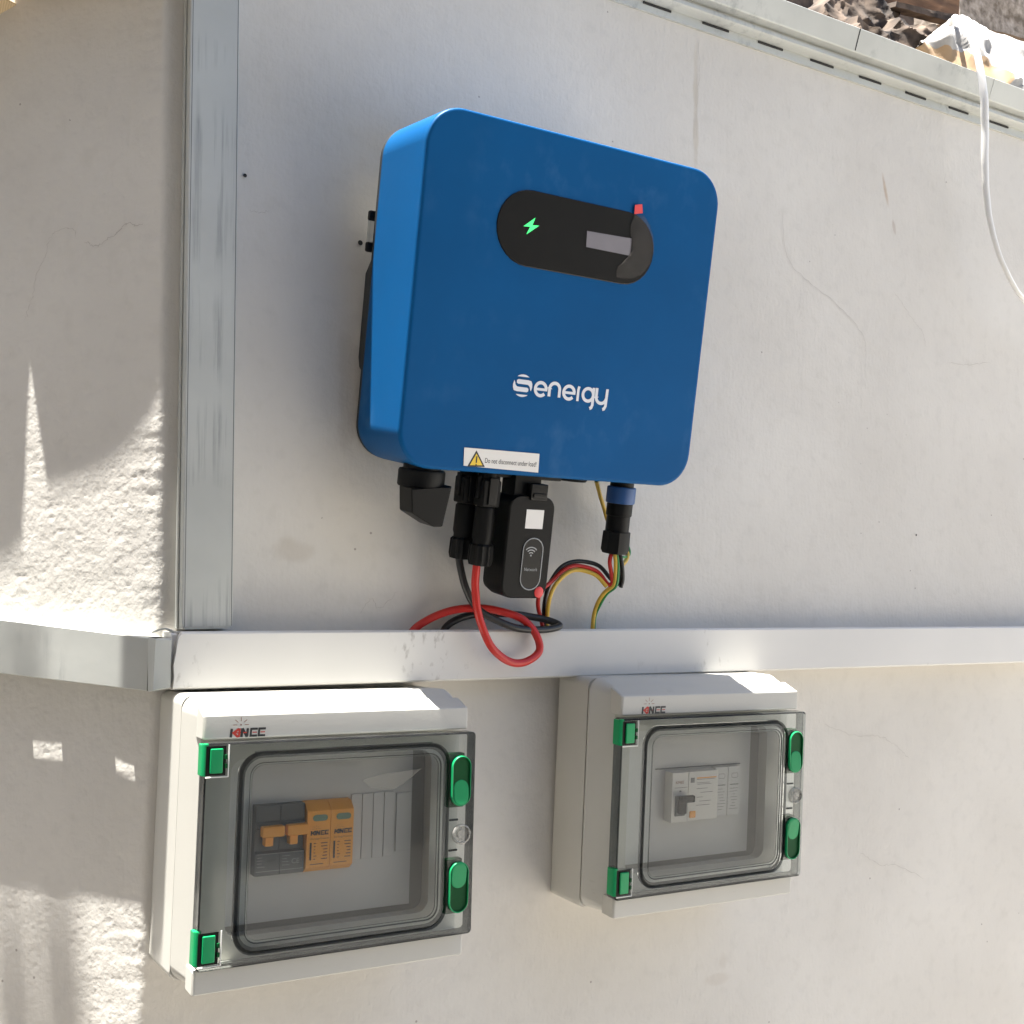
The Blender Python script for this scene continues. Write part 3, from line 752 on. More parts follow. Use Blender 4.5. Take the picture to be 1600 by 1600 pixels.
# SENERGY lettering, drawn as flat printed strokes
bm = bmesh.new(); w = .00265; Y = F0 - .0001
def at2(p, dx=0., dz=0.): return (p[0] + dx, p[1] + dz)
S0 = (0.10218, 0.0713); r = .0089
poly(bm, [at2(S0, *p) for p in arc(0, 0, r, 52, 128, 12)], Y)
poly(bm, [at2(S0, *p) for p in arc(0, 0, r, 232, 308, 12)], Y)
def sband(sgn):
    pts = [(-.0044, .0048), (.0050, .0048), (.0077, .0042), (.0087, .0020), (.0089, -.0005), (.0080, -.0038), (.0072, -.0024), (.0066, -.0004), (.0050, .0010), (.0030, .0012), (-.0044, .0012), (-.0056, .0020), (-.0056, .0040)]
    poly(bm, [at2(S0, a * sgn, b * sgn) for a, b in pts], Y)
sband(1); sband(-1)
def e_(p):
    stroke(bm, [at2(p, *q) for q in arc(0, 0, .0051, 0, 318, 26, .0052)], w, Y)
    stroke(bm, [at2(p, -.0045, -.0002), at2(p, .0063, -.0002)], w * .8, Y)
e_((0.11912, 0.07028)); e_((0.14608, 0.07021))
p = (0.13225, 0.07151)
stroke(bm, [at2(p, -.0048, -.0062), at2(p, -.0048, 0)] + [at2(p, *q) for q in arc(0, 0, .0048, 180, 0, 16)] + [at2(p, .0048, -.0062)], w, Y)
p = (0.15498, 0.07037); stroke(bm, [at2(p, 0, -.0062), at2(p, 0, .003), at2(p, .0006, .0058)], w * .9, Y)
p = (0.16488, 0.07026)
stroke(bm, [at2(p, *q) for q in arc(0, 0, .0051, 0, 360, 28)], w, Y)
stroke(bm, [at2(p, .0051, .0062), at2(p, .0051, -.008), at2(p, .0042, -.0102), at2(p, .0026, -.0110)], w, Y)
p = (0.17826, 0.07047)
stroke(bm, [at2(p, -.0052, .0062), at2(p, -.0052, -.001)] + [at2(p, *q) for q in arc(-.0002, -.001, .0050, 180, 350, 14)], w, Y)
stroke(bm, [at2(p, .0052, .0062), at2(p, .0048, -.008), at2(p, .0036, -.0102), at2(p, .0020, -.0108)], w, Y)
obj("brand_lettering", bm, M['white'], inv, sm=False)

# warning sticker
A, Bq, Cq, Dq = (0.0558, 0.0188), (0.12432, 0.01879), (0.12498, 0.00355), (0.05683, 0.00467)
bm = bmesh.new(); prism(bm, [Dq, Cq, Bq, A], F0, F0 - .0002); st = obj("warning_sticker", bm, M['sticker'], inv)
bm = bmesh.new(); tri = [(0.05998, 0.00413), (0.07553, 0.00492), (0.06669, 0.01736)]
prism(bm, tri, F0 - .0002, F0 - .0003)
cx = sum(p[0] for p in tri) / 3; cz = sum(p[1] for p in tri) / 3
for f in bm.faces: f.material_index = 1
t2 = [(cx + (p[0] - cx) * .72, cz + (p[1] - cz) * .72) for p in tri]
poly(bm, t2, F0 - .00035, 0)
stroke(bm, [(cx, cz + .0040), (cx, cz - .0012)], .0011, F0 - .0005, mi=1); stroke(bm, [(cx, cz - .0022), (cx, cz - .0034)], .0012, F0 - .0005, mi=1)
obj("warning_triangle", bm, [M['yprint'], M['kprint']], st, sm=False)
q = (0.07524, 0.00994)
text_mesh("sticker_text", "Do not disconnect under load!", .0056, M['kprint'], st, q[0] - .0003, F0 - .0003, q[1] - .0018, sx=.68)

# rotary isolator under the left end
bm = bmesh.new()
cu, cy = .0335, .024
lathe(bm, [(.0150, .004), (.0150, -.0015), (.0178, -.0020), (.0186, -.0035), (.0186, -.0145), (.0178, -.0158), (.010, -.0160)], (cu, cy), 40)
sw = obj("rotary_switch", bm, M['black'], inv)
bm = bmesh.new()
# grip: a tapered bar across the dial
g = []
for z, x0, x1, y0, y1 in ((-.0158, -.0180, .0190, -.0185, .010), (-.030, -.0170, .0172, -.0165, .008), (-.0385, -.0120, .0155, -.0150, .006), (-.0455, .0010, .0140, -.0140, .004)):
    pass
L0 = [(-.0185, -.0158), (.0040, -.0158), (.0200, -.0120), (.0145, -.0445), (.0060, -.0450), (-.0160, -.0350)]
loft(bm, [([(cu + a * .90, b) for a, b in L0], cy - .0195), ([(cu + a * .87, b) for a, b in L0], cy - .0185 + .024)])
bmesh.ops.bevel(bm, geom=list(bm.edges), offset=.0012, segments=2, profile=.5, affect='EDGES')
obj("grip", bm, M['black'], sw)
# round port cap near the right end
bm = bmesh.new(); lathe(bm, [(.013, .003), (.013, -.0022), (.0115, -.0038), (.004, -.004)], (.185, .040), 28); obj("port_cap", bm, M['black'], inv)
bm = bmesh.new(); box(bm, .096, .160, .018, .052, -.0035, .002, .001); obj("socket_plate", bm, M['black'], inv)

# ---- plug-in things below it (each its own object)
def on_inv(name, label, cat, u, y, group=None): return thing(name, label, cat, inv_world(u, y, 0), (TILT, 0, 0), group)
def mc4(label, u, y, z0, z1, nutn=12, part_nut=1.0):
    t = on_inv("solar_connector", label, "connector", u, y, "solar connectors under the inverter")
    L_ = z0 - z1
    bm = bmesh.new(); lathe(bm, [(.0080, .003), (.0080, z0 + .006 - .012), (.0090, z0 - .0065), (.0090, z0 - .012), (.0070, z0 - .013), (.0070, z0 - .030)], (0, 0), 20)
    box(bm, -.0080, .0080, -.0090, .0090, z0 - .028, z0 - .006, .0015)
    obj("socket", bm, M['black'], t)
    bm = bmesh.new(); box(bm, -.0040, .0040, -.0108, -.0080, z0 - .026, z0 - .004, .0008)
    box(bm, -.0096, -.0078, -.003, .003, z0 - .022, z0 - .003, .0006); box(bm, .0078, .0096, -.003, .003, z0 - .022, z0 - .003, .0006); obj("latch", bm, M['black_gloss'], t)
    bm = bmesh.new(); zb = z0 - .030
    lathe(bm, [(.0074, zb + .002), (.0086, zb), (.0089, z1 + .024), (.0080, z1 + .021), (.0080, z1 + .018)], (0, 0), 20); obj("plug", bm, M['black'], t)
    bm = bmesh.new()
    lathe(bm, [(.0082, z1 + .0185), (.0098, z1 + .0170), (.0101, z1 + .005), (.0090, z1 + .001), (.0040, z1)], (0, 0), 48,
          lambda a, r: r * (1 + .045 * math.copysign(1, math.sin(a * nutn)) if r > .0076 else 1)); obj("nut", bm, M['black'], t)
    return t
mA = (0.09156, -0.07698); mB = (0.08069, -0.07459)
mc4("black solar plug on the red cable, nearer of the two", (0.09243, -0.03277)[0], .022, 0.0, mA[1])
mc4("black solar plug on the black cable, behind and left of the other", (0.08389, -0.03543)[0], .040, 0.0, mB[1])

# communication stick
dT = (0.10587, -0.01559); dR = (0.14899, -0.01589); dB = (0.12572, -0.10062)
du0, du1, dz0 = dT[0], dR[0], dB[1]
dg = on_inv("network_dongle", "black plug-in network stick with oval badge hanging under the inverter", "dongle", 0, 0)
bm = bmesh.new()
def dr(o): return rrect(du0 + o, du1 - o, dz0 + o, -.0165 - o * .4, .010 - o * .3, 6)
loft(bm, [(dr(.0010), .006), (dr(.0), .0072), (dr(-.0004), .030), (dr(.001), .040)])
obj("stick_body", bm, M['black'], dg)
bm = bmesh.new(); box(bm, du0 + .006, du1 - .012, .012, .034, -.019, .002, .001); obj("neck", bm, M['black'], dg)
bm = bmesh.new(); box(bm, du1 - .026, du1 - .010, .0035, .0130, -.0195, -.0060, .001); box(bm, du1 - .024, du1 - .012, .0020, .0036, -.0170, -.0135, .0006); obj("clip", bm, M['black_gloss'], dg)
# badge
bcx, bcz = (0.13145, -0.07191); bw, bh = .0200, .0440
def vst(cx, cz, W_, H_, n=12): r = W_ / 2; return arc(cx, cz + H_ / 2 - r, r, 0, 180, n) + arc(cx, cz - H_ / 2 + r, r, 180, 360, n)
bm = bmesh.new(); loft(bm, [(vst(bcx, bcz, bw, bh), .0062), (vst(bcx, bcz, bw - .0004, bh - .0004), .0052), (vst(bcx, bcz, bw - .0014, bh - .0014), .0050), (vst(bcx, bcz, bw - .0022, bh - .0022), .0054), (vst(bcx, bcz, bw - .003, bh - .003), .0055)], mi=[0, 1, 1, 0, 0])
bad = obj("badge", bm, [M['black_gloss'], M['silver']], dg)
bm = bmesh.new(); wx, wz = (0.12966, -0.06479)
for k in range(3): stroke(bm, arc(wx, wz, .0024 + .0022 * k, 42, 138, 10), .0009, .0050)
stroke(bm, arc(wx, wz, .0004, 0, 360, 10), .0008, .0050); 
obj("wifi_symbol", bm, M['silver'], bad, sm=False)
q = (0.12449, -0.07762); text_mesh("badge_text", "Network", .0040, M['silver'], bad, q[0], .0050, q[1], sx=.85)
a, b_ = (0.12173, -0.02717), (0.13835, -0.04278)
bm = bmesh.new(); box(bm, a[0], b_[0], .0056, .0060, b_[1], a[1]); obj("paper_label", bm, M['sticker'], dg)
bm = bmesh.new(); q = (0.14144, -0.0953); bmesh.ops.create_uvsphere(bm, u_segments=14, v_segments=8, radius=.0044, matrix=Matrix.Translation((q[0], .0058, q[1])) @ Matrix.Diagonal((1, .35, 1.1, 1)))
obj("red_dot", bm, M['redtab'], dg)

# AC plug
ac = on_inv("ac_connector", "black round plug with blue ring hanging under the inverter's right end", "connector", (0.2309, -0.01316)[0], .030)
bl = (0.23517, -0.06483)[1]
bm = bmesh.new(); lathe(bm, [(.0105, .004), (.0105, -.005), (.0115, -.0055), (.0115, -.0062), (.006, -.0065)], (0, 0), 26); obj("socket", bm, M['black'], ac)
bm = bmesh.new(); lathe(bm, [(.008, -.0045), (.0123, -.0050), (.0128, -.0062), (.0128, -.0185), (.0122, -.0195), (.008, -.0197)], (0, 0), 32); obj("locking_ring", bm, M['bluering'], ac)
bm = bmesh.new(); lathe(bm, [(.008, -.0190), (.0115, -.0200), (.0115, -.0300), (.0105, -.0310), (.0105, bl + .020), (.008, bl + .019)], (0, 0), 12); obj("plug_body", bm, M['black'], ac)
bm = bmesh.new(); lathe(bm, [(.009, bl + .0215), (.0118, bl + .020), (.0122, bl + .004), (.0112, bl + .001), (.005, bl)], (0, 0), 16,
                        lambda a, r: r * (1 + (.05 * math.copysign(1, math.sin(a * 8)) if r > .0116 else 0))); obj("nut", bm, M['black'], ac)

# ---- cables
def cable(label, pts, r, m, name="cable", per=8, group=None):
    bm = bmesh.new(); tube(bm, pts, r, 14, per); o = obj(name, bm, m); o['label'] = label; o['category'] = "cable"
    if group: o['group'] = group
    return o
cable("thick red cable looping in front of the white trunking", [(0.43708, -0.052, 0.03094), (0.43605, -0.052, 0.02053), (0.43561, -0.05, 0.00396), (0.43887, -0.05, -0.01672), (0.4493, -0.05, -0.03956), (0.4663, -0.048, -0.05347), (0.48599, -0.046, -0.05663), (0.50094, -0.044, -0.04744),
      (0.49823, -0.042, -0.03302), (0.48658, -0.036, -0.02024), (0.46384, -0.03, -0.01287), (0.43971, -0.024, -0.01249), (0.42197, -0.018, -0.01633), (0.40404, -0.013, -0.02641), (0.39596, -0.012, -0.03423)], .0033, M['red'], "solar_cable")
cable("thick black cable curling on top of the white trunking", [(0.42786, -0.036, 0.03423), (0.42982, -0.036, 0.02221), (0.43486, -0.036, 0.00393), (0.44465, -0.036, -0.0107), (0.46065, -0.038, -0.02121), (0.48617, -0.04, -0.02924), (0.51606, -0.038, -0.02896), (0.52773, -0.034, -0.02642),
      (0.51706, -0.026, -0.02164), (0.49163, -0.02, -0.01735), (0.46668, -0.014, -0.01639), (0.44621, -0.012, -0.01966), (0.43116, -0.012, -0.02604), (0.4253, -0.012, -0.03344)], .0031, M['blackcable'], "solar_cable")
grp = "thin wires from the round plug"
wires = [
 ("thin black wire, outermost of the arch right of the dongle", [(0.57913, -0.045, 0.03824), (0.58269, -0.044, 0.02537), (0.5842, -0.042, 0.01016), (0.57941, -0.038, 0.01407), (0.56836, -0.034, 0.02578), (0.55059, -0.03, 0.02996), (0.53515, -0.028, 0.02516), (0.5246, -0.026, 0.01328), (0.52071, -0.022, -0.00344), (0.52332, -0.016, -0.02023), (0.52604, -0.014, -0.03425)], M['blackcable']),
 ("thin red wire in the middle of the arch right of the dongle", [(0.57356, -0.047, 0.03803), (0.57087, -0.047, 0.02787), (0.5758, -0.045, 0.01228), (0.57385, -0.041, 0.00946), (0.56424, -0.037, 0.02058), (0.54726, -0.033, 0.0259), (0.53389, -0.03, 0.02064), (0.52335, -0.028, 0.01158), (0.51232, -0.028, 0.00205), (0.5129, -0.022, -0.00903), (0.52071, -0.016, -0.02301), (0.52471, -0.014, -0.03424)], M['red']),
 ("thin yellow wire, innermost of the arch right of the dongle", [(0.57178, -0.042, 0.00718), (0.56221, -0.038, 0.01716), (0.54796, -0.034, 0.02198), (0.53593, -0.032, 0.01787), (0.52539, -0.03, 0.00772), (0.52088, -0.028, -0.00615), (0.52537, -0.018, -0.02019), (0.52803, -0.014, -0.03427)], M['yellow']),
 ("second thin black wire dropping from the round plug", [(0.58112, -0.048, 0.03822), (0.58395, -0.048, 0.02533), (0.58615, -0.046, 0.01412), (0.58555, -0.044, 0.00679)], M['blackcable']),
 ("thin yellow wire curving down into the trunking", [(0.57416, -0.05, 0.03797), (0.5756, -0.05, 0.02512), (0.57716, -0.046, 0.01005), (0.57466, -0.036, 0.0027), (0.57343, -0.026, -0.00702), (0.57488, -0.018, -0.01855), (0.57635, -0.014, -0.03469)], M['yellow']),
 ("thin green wire beside the yellow one below the round plug", [(0.57551, -0.051, 0.03798), (0.57764, -0.051, 0.02235), (0.57852, -0.047, 0.00839), (0.57675, -0.036, 0.00103), (0.57552, -0.026, -0.00928), (0.57697, -0.017, -0.01972), (0.57913, -0.013, -0.03475)], M['greenwire']),
 ("thin yellow wire behind the blue ring", [(0.56446, -0.036, 0.10047), (0.57286, -0.03, 0.08825), (0.57992, -0.026, 0.07735), (0.58562, -0.024, 0.06615), (0.5956, -0.024, 0.05494), (0.6042, -0.026, 0.04179), (0.60272, -0.03, 0.03353), (0.58983, -0.038, 0.02562)], M['yellow']),
 ("thin green wire peeping out right of the round plug", [(0.58701, -0.022, 0.07154), (0.60134, -0.02, 0.05707), (0.61001, -0.022, 0.04325), (0.60709, -0.026, 0.03606), (0.59265, -0.036, 0.03429)], M['greenwire']),
]
for lab, pts, m in wires: cable(lab, pts, .00185 if m is not M['greenwire'] else .0013, m, "thin_wire", 8, grp)

# ================================================================= ENCLOSURES
EW, EH = .2105, .1935
def logo(parent, x, z, y, s=1.0, k=None, rays=True):
    k = k or [M['kprint'], M['rprint'], M['brownprint']]
    bm = bmesh.new(); w = .0019 * s
    def P(a, b): return (x + a * s, z + b * s)
    H = .0064
    stroke(bm, [P(.0006, 0), P(.0012, H)], w, y)
    stroke(bm, [P(.0066, H * .95), P(.0026, H * .5), P(.0060, 0.0002)], w * .95, y, mi=1)
    stroke(bm, [P(.0066, 0), P(.0072, H)], w * .8, y, mi=1)
    stroke(bm, [P(.0030, H * .5), P(.0125, H * .5)], w * .45, y, mi=1)
    stroke(bm, [P(.0086, 0), P(.0091, H)], w, y); stroke(bm, [P(.0091, H), P(.0128, 0)], w, y); stroke(bm, [P(.0128, 0), P(.0133, H)], w, y)
    for a in (.0153, .0215):
        stroke(bm, [P(a + .0056, H - .0007), P(a + .0006, H - .0007), P(a + .0002, .0007), P(a + .0052, .0007)], w * .85, y)
        stroke(bm, [P(a + .0016, H * .5), P(a + .0050, H * .5)], w * .4, y, mi=1)
    if rays:
        cx, cz = .0080, H + .0026
        for ang in (0, 42, 90, 138, 180):
            c, sn = math.cos(R(ang)), math.sin(R(ang))
            stroke(bm, [P(cx + .0028 * c, cz + .0026 * sn), P(cx + .0060 * c, cz + .0056 * sn)], .00042 * s, y, mi=2)
        poly(bm, [P(cx + .0006 * math.cos(a), cz + .0006 * math.sin(a)) for a in [2 * math.pi * i / 8 for i in range(8)]], y, mi=2)
    return obj("brand_lettering", bm, k, parent, sm=False)

def enclosure(label, loc, rot, dy, ix=0.0, lx=.0245):
    t = thing("breaker_enclosure", label, "electrical enclosure", loc, rot, "wall enclosures below the trunking")
    ys = -(.056 + dy)          # seam
    yf = -(.0905 + dy)         # front bands
    # rear box
    bm = bmesh.new()
    def rr(a, b, c, d, r): return rrect(a, EW - b, c, EH - d, r, 6)
    loft(bm, [(rr(-.0012, .0015, -.0022, .0015, .006), 0), (rr(-.0006, .0003, -.0012, .0003, .007), ys + .002), (rr(.0000, .0006, -.0004, .0006, .008), ys)])
    obj("rear_box", bm, M['box'], t)
    bm = bmesh.new(); loft(bm, [(rr(.0020, .0020, .0020, .0020, .010), ys - .0001), (rr(.0020, .0020, .0020, .0020, .010), ys - .0022)]); obj("seal", bm, M['seal'], t)
    # front cover: drafted rim, a deck, and proud bands above and below the door
    yd = -(.078 + dy)
    bm = bmesh.new()
    o0 = rr(-.0004, -.0004, -.0004, -.0004, .012); o1 = rr(-.0004, -.0004, -.0002, .0000, .012)
    o2 = rr(.0060 + ix, .0030, -.0010, .0075, .007); o3 = rr(.0068 + ix, .0034, -.0008, .0082, .0065)
    hole = rrect(.030, .184, .030, .150, .009, 6); 
    loft(bm, [(o0, ys - .0022), (o1, ys - .0040), (o2, yd + .0015), (o3, yd), (hole, yd), (hole, yd + .011)], cap0=False, cap1=False)
    cov = obj("front_cover", bm, M['box'], t)
    def band(z0, z1, zt, cut):
        bm = bmesh.new()
        x0, x1 = .0068 + ix, EW - .0034
        pr = [(yd + .006, z0), (yf + .0008, z0), (yf, z0 + .0008), (yf, z1 - .0012), (yf + .0010, z1 - .0003), (yd - .002, zt)] if zt else None
        a = [(yd + .004, z0), (yf + .0008, z0), (yf, z0 + .0008), (yf, z1 - .0015), (yf + .0006, z1 - .0006), (yf + .0018, z1), (yd + .004, zt)]
        R0 = [(x0 - .0005, y, z) for y, z in a]; e = .0012
        def sq(ring, xx, k): 
            cy = sum(p[1] for p in ring) / len(ring); cz = sum(p[2] for p in ring) / len(ring)
            return [(xx, p[1] if abs(p[1] - (yd + .004)) < 1e-6 else p[1] + k, cz + (p[2] - cz) * (1 - k * 40)) for p in ring]
        loft(bm, [sq(R0, x0 - .0022 + cut, .0016), sq(R0, x0 - .0012 + cut, .0004), sq(R0, x0 + .0003 + cut, 0), sq(R0, x1 - .0010, 0), sq(R0, x1 + .0002, .0005), sq(R0, x1 + .0008, .0018)])
        return bm
    zt0 = .1658
    bm = band(zt0, .1825, .1880, 0); obj("top_band", bm, M['box'], cov)
    bm = band(-.0012, .0152, .0152, 0); obj("bottom_band", bm, M['box'], cov)
    # inner cover plate behind the window
    bm = bmesh.new(); yi = yd + .0105; box(bm, .0305, .1735, yi, yi + .002, .0345, .1495, .0003); obj("inner_plate", bm, M['boxin'], t)
    bm = bmesh.new(); box(bm, .022, .190, yi + .012, yi + .013, .022, .156); obj("liner", bm, M['brk'], t)
    # door
    yb, yp = -(.0885 + dy), -(.1000 + dy)
    X0, X1, Z0, Z1 = .0058, .2100, .0166, .1645
    door = None
    bm = bmesh.new()
    def dd(o, r=.003): return rrect(X0 + o, X1 - o, Z0 + o, Z1 - o, r, 6)
    G = lambda o: rrect(.0296 + o, .1880 - o, .0235 + o, .1572 - o, .0150 - o * .6, 6)
    G2 = lambda o: rrect(.0372 + o, .1804 - o, .0310 + o, .1498 - o, .0090 - o * .5, 6)
    loft(bm, [(dd(.0016), yb), (dd(0), yb), (dd(0), yp + .001), (dd(.001, .0025), yp), (G(-.0006), yp), (G(0), yp), (G(.0011), yp + .0012), (G(.0022), yp - .0002), (G2(-.0007), yp - .0004), (G2(0), yp + .0004), (G2(.0012), yp + .0004),
              (G2(.0012), yp + .0018), (G(.004), yp + .0018), (G(.0), yp + .0030), (G(-.001), yp + .0022), (dd(.0016, .002), yp + .0022), (dd(.0016), yb)], cap0=False, cap1=False,
         mi=[1, 0, 1, 0, 1, 1, 1, 0, 1, 0, 1, 0, 1, 0, 0, 1])
    door = obj("door", bm, [M['smoke'], M['smoke_rib']], t)
    bm = bmesh.new(); loft(bm, [(G2(.0012), yp + .0008), (G2(.0012), yp + .0003)]); obj("window", bm, M['pane'], door)
    # hinges, wrapped over the left edge
    for z0, z1 in ((.1440, .1622), (.0215, .0410)):
        bm = bmesh.new(); x0 = .0064
        box(bm, x0 + .0022, .0172, yp - .0024, yp - .0006, z0 + .001, z1 - .001, .0008)
        h = obj("hinge", bm, M['green'], t)
        bm = bmesh.new(); box(bm, x0 - .0003, .0196, yp - .0005, yp - .0001, z0 - .0006, z1 + .0006); obj("hinge_recess", bm, M['black'], h)
        bm = bmesh.new(); lathe(bm, [(.0006, z0 - .0012), (.0022, z0 - .0010), (.0025, z0 - .0002), (.0025, z1 + .0012), (.0022, z1 + .0020), (.0006, z1 + .0022)], (.0062, yp + .0022), 16)
        box(bm, .0036, .0066, yp + .0024, yp + .0100, z0 - .001, z1 + .0015, .0006); obj("hinge_barrel", bm, M['green'], h)
        bm = bmesh.new(); tube(bm, [(.0060, yp - .0010, z0 - .0016), (.0212, yp - .0010, z0 - .0016), (.0212, yp - .0010, z1 + .0012)], .0005, 6, spline=False); obj("hinge_surround", bm, M['sticker'], h)
        bm = bmesh.new()
        for zz in (z0 + .004, z0 + .010): box(bm, .0184, .0204, yp - .0022, yp - .0004, zz, zz + .003, .0003)
        obj("hinge_teeth", bm, M['green_dark'], h)
    # sliding latches at the right edge
    for zc, up in ((.1290, 1), (.0515, -1)):
        bm = bmesh.new(); W_, H_ = .0160, .0370; cx = .1975
        loft(bm, [(vst(cx, zc, W_, H_), yp - .0002), (vst(cx, zc, W_, H_), yp - .0018), (vst(cx, zc, W_ - .0008, H_ - .0008), yp - .0023), (vst(cx, zc, W_ - .0018, H_ - .0018), yp - .0021),
                  (vst(cx, zc, W_ - .0028, H_ - .0028), yp - .0006)], cap0=True, mi=[0, 0, 0, 1, 1])
        lt = obj("latch", bm, [M['green'], M['green_dark']], t)
        bm = bmesh.new(); dz = -.0085 * up
        # slider tongue: a domed half-length stadium filling the outer half
        pts = vst(cx, zc + dz, W_ - .0034, H_ * .50)
        def yy(b): return yp - .0008 - .0014 * min(1, max(0, .5 - (b - zc - dz) * up / (H_ * .50)))
        rings = [[(a, yp - .0007, b) for a, b in pts], [(a, yy(b), b) for a, b in pts], [(cx + (a - cx) * .85, yy(b) - .0004, zc + dz + (b - zc - dz) * .88) for a, b in pts]]
        loft(bm, rings); obj("slider", bm, M['green'], lt)
        bm = bmesh.new(); box(bm, cx - .0085, cx + .0050, yp + .0030, yp + .0100, zc - .020, zc + .020, .001); box(bm, cx - .004, cx + .004, yp + .0030, yp + .0090, zc + .0195 * up - .003 * (up < 0), zc + .0195 * up + .006 * up + .003 * (up > 0), .0006) if False else None
        obj("latch_block", bm, M['green_dark'], lt)
    # clear seal knob between them
    bm = bmesh.new(); r0 = []
    n = 24; cx, cz = .1985, .0900
    def circ(r): return arc(cx, cz, r, 0, 360 - 360 / n, n - 1)
    loft(bm, [(circ(.0074), yp - .0001), (circ(.0074), yp - .0022), (circ(.0064), yp - .0028), (circ(.0054), yp - .0014), (circ(.0052), yp - .0010), (circ(.0036), yp - .0010), (circ(.0032), yp - .0020)], cap0=False)
    obj("seal_knob", bm, M['knob'], door)
    for zz in (.1008, .0788):
        bm = bmesh.new(); box(bm, .1885, .1958, yp - .0012, yp - .0001, zz - .0008, zz + .0008, .0004)
        obj("rib", bm, M['smoke_rib'], door)
    logo(t, lx, .1668, yf - .0001, .92)
    # a loose corner of the protective film on the window
    if dy < 0: return t, yi
    bm = bmesh.new(); F_ = [(.1180, .1340), (.1330, .1375), (.1640, .1395), (.1500, .1290), (.1430, .1262), (.1250, .1285)]
    loft(bm, [[(a, yp - .0001, b) for a, b in F_], [(a, yp - .0004, b) for k, (a, b) in enumerate(F_)]]); obj("loose_film", bm, M['film2'], door)
    return t, yi

LOCL = (.1990, 0, -.2655); LOCR = (.5437, 0, -.2615)
ROTL = (0, R(.8), 0); ROTR = (R(2.82), R(.67), R(-.8))
from mathutils import Euler
encL, yiL = enclosure("nearer enclosure at lower left, with orange and grey breakers behind its window", LOCL, ROTL, 0.0, .0015)
encR, yiR = enclosure("farther enclosure right of centre, with one white breaker behind its window", LOCR, ROTR, -.012, .0065, .0318)

def inside(loc, rot, x, z, name, label, cat, group=None):
    m = Euler(rot).to_matrix(); p = Vector(loc) + m @ Vector((x, 0, z))
    return thing(name, label, cat, p, rot, group)

# --- left enclosure: two pole switch, two orange surge arresters, blanking strips
zb = .0688; hB = .0478
t = inside(LOCL, ROTL, .0497, zb, "circuit_breaker", "dark grey two pole breaker with linked orange handles in the nearer enclosure", "breaker")
yF = yiL - .010
for k in range(2):
    bm = bmesh.new(); x0 = .0002 + k * .0178
    pr = [(yiL, 0), (yF, 0), (yF, .0150), (yF + .0030, .0165), (yF + .0030, .0310), (yF, .0325), (yF, .0360), (yF + .0015, .0370), (yF + .0015, hB), (yiL, hB)]
    loft(bm, [[(x0, y, z) for y, z in pr], [(x0 + .0175, y, z) for y, z in pr]]); obj("pole", bm, M['brk'], t)
    bm = bmesh.new(); box(bm, x0 + .0055, x0 + .0115, yF - .0035, yF + .004, .0205, .0310, .0008); box(bm, x0 - .0002 + .002, x0 + .0180, yF - .0085, yF - .0020, .0275, .0350, .0012); obj("handle", bm, M['orange'], t)
bm = bmesh.new()
stroke(bm, [(.001, .0148), (.0352, .0148)], .0004, yF - .0001); stroke(bm, [(.001, .0030), (.0352, .0030)], .0004, yF - .0001)
for zz in (.0125, .0105, .0085, .0062): 
    for xx in (.0015, .0195): stroke(bm, [(xx, zz), (xx + random.uniform(.003, .006), zz)], .00035, yF - .0001)
obj("fine_print", bm, M['silver'], t, sm=False)
text_mesh("rating_text", "800V", .0030, M['kprint'], t, .0088, yF - .0003, .0092); text_mesh("approval_mark", "CE", .0050, M['silver'], t, .0262, yF - .0003, .0068)
for k in range(2):
    t = inside(LOCL, ROTL, .0860 + .0178 * k, zb - .001, "surge_arrester", ("orange surge arrester next to the dark grey breaker", "orange surge arrester next to the blanking strips")[k], "surge arrester", "orange surge arresters")
    bm = bmesh.new(); h2 = hB + .0012
    pr = [(yiL, 0), (yF + .0035, 0), (yF - .0020, .0040), (yF - .0020, h2 - .0060), (yF + .0035, h2 - .001), (yiL, h2)]
    loft(bm, [[(.0002, y, z) for y, z in pr], [(.0176, y, z) for y, z in pr]]); obj("housing", bm, M['orange'], t)
    bm = bmesh.new(); prism(bm, stadium(.0098, .0382, .0112, .0044, 8), yF - .0021, yF - .0025); obj("status_window", bm, M['window_green'], t)
    logo(t, .0030, .0262, yF - .0022, .5, [M['kprint'], M['kprint'], M['kprint']])
    text_mesh("caption", "DC Surge Protector", .0017, M['kprint'], t, .0028, yF - .0022, .0232)
    bm = bmesh.new(); stroke(bm, [(.0032, .0090), (.0032, .0212)], .0014, yF - .0022)
    for j in range(6):
        z = .0205 - j * .0022
        stroke(bm, [(.0055, z), (.0055 + (.0018, .0014, .0010, .0012, .0022, .0014)[j], z)], .0005, yF - .0022)
        stroke(bm, [(.0158 - (.0050, .0048, .0032, .0030, .0035, .0046)[j], z), (.0158, z)], .0006, yF - .0022)
    stroke(bm, [(.003, .0060), (.0130, .0060)], .0005, yF - .0022)
    obj("data_print", bm, M['kprint'], t, sm=False)
bm0 = None
for k in range(5):
    bm = bmesh.new(); x0 = .1238 + k * .0088; z1 = .119 if k < 4 else .1175
    if k < 4: box(bm, x0, x0 + .0082, yiL - .0016, yiL - .0002, .0715, z1, .0003)
    else: box(bm, x0 + .0012, x0 + .0130, yiL - .0016, yiL - .0002, .0745, z1, .0003)
    obj("blanking_strip", bm, M['boxin'], encL)

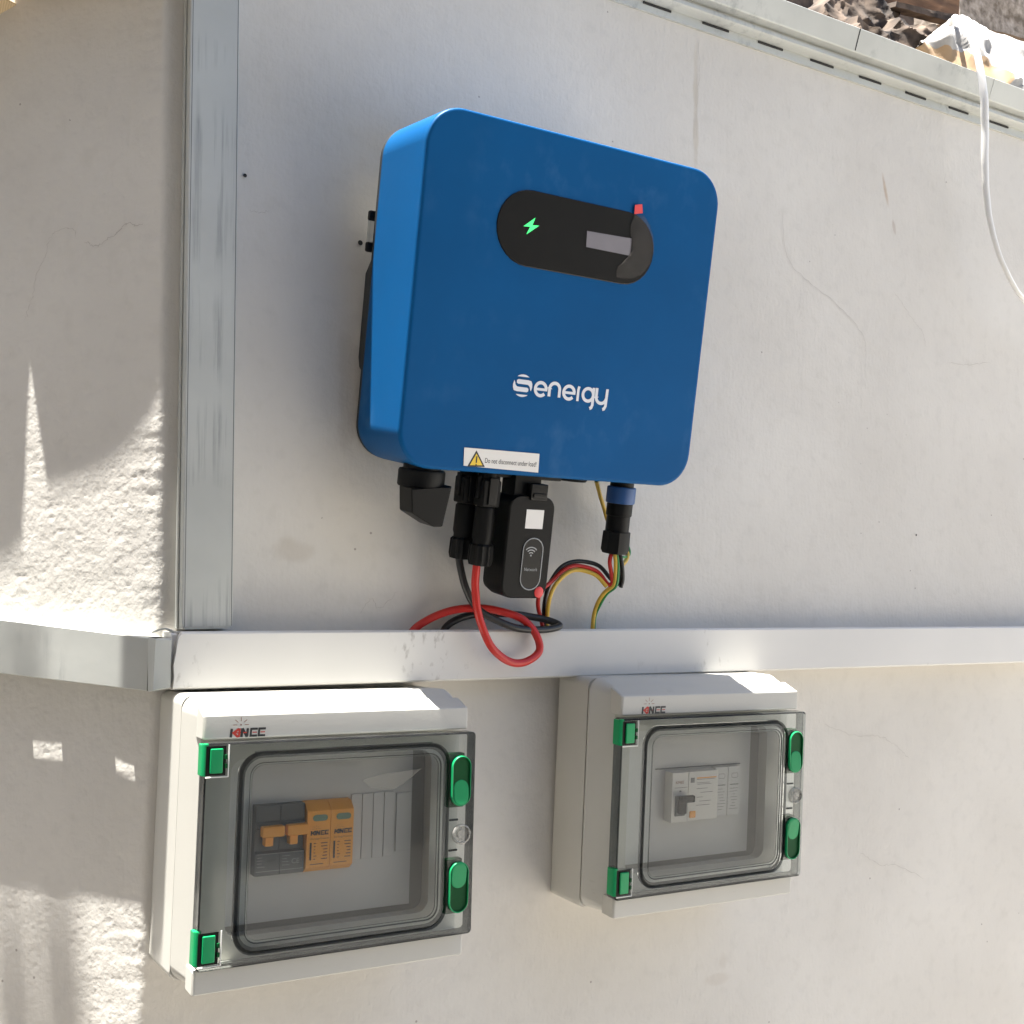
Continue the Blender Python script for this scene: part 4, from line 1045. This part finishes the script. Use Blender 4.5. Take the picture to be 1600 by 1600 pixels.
# --- right enclosure
zb = .0695; hB = .0430
t = inside(LOCR, ROTR, .0777, zb, "residual_breaker", "white breaker with black lever and orange test button in the farther enclosure", "breaker")
yF = yiR - .011
bm = bmesh.new(); box(bm, -.0010, .0165, yF, yiR, .0, hB, .0006); obj("switch_module", bm, M['brkwhite'], t)
bm = bmesh.new(); box(bm, .0168, .0500, yF, yiR, .0004, hB, .0006); obj("residual_module", bm, M['brkwhite'], t)
bm = bmesh.new(); box(bm, .0025, .0135, yF - .0006, yF + .0002, .0055, .0230, .0006); lv = obj("lever_recess", bm, M['brk'], t)
bm = bmesh.new(); box(bm, .0045, .0115, yF - .0060, yF - .0006, .0080, .0200, .0012); box(bm, .0020, .0175, yF - .0095, yF - .0050, .0185, .0245, .0012); obj("lever", bm, M['black'], t)
bm = bmesh.new(); box(bm, .0185, .0250, yF - .0014, yF + .0002, .0030, .0090, .0008); obj("test_button", bm, M['orange'], t)
bm = bmesh.new()
box(bm, .0190, .0232, yF - .00025, yF, .0335, .0378)
for z, a, b in ((.0360, .0255, .0465), (.0330, .0255, .0400), (.0318, .0260, .0420), (.0280, .0255, .0380), (.0245, .0300, .0440), (.0205, .0255, .0330), (.0170, .0290, .0420), (.0135, .0255, .0410)):
    stroke(bm, [(a, z), (b, z)], .00045, yF - .0002)
stroke(bm, [(.0018, .0300), (.0150, .0300)], .0004, yF - .0002); box(bm, .0070, .0088, yF - .0004, yF, .0262, .0276)
obj("fine_print", bm, M['greyprint'], t, sm=False)
bm = bmesh.new(); stroke(bm, [(.0255, .0372), (.0475, .0372)], .0009, yF - .0002); obj("orange_line", bm, M['orange'], t, sm=False)
text_mesh("brand_text", "KINEE", .0034, M['brownprint'], t, .0022, yF - .0003, .0335)
for k in range(2):
    bm = bmesh.new(); x0 = .1285 + k * .0150; box(bm, x0, x0 + .0145, yiR - .0058, yiR - .0002, .0700, .1135, .0004); s = obj("blanking_strip", bm, M['boxin'], encR)
    bm = bmesh.new(); ya = yiR - .0059
    stroke(bm, [(x0 + .002, .0975), (x0 + .012, .0975)], .0010, ya)
    for j in range(8): stroke(bm, [(x0 + random.uniform(.002, .006), .094 - j * .0026), (x0 + random.uniform(.008, .013), .094 - j * .0026)], .0004, ya)
    stroke(bm, rrect(x0 + .004, x0 + .011, .1035, .1075, .001, 3), .0004, ya, closed=True)
    obj("fine_print", bm, M['greyprint'], s, sm=False)
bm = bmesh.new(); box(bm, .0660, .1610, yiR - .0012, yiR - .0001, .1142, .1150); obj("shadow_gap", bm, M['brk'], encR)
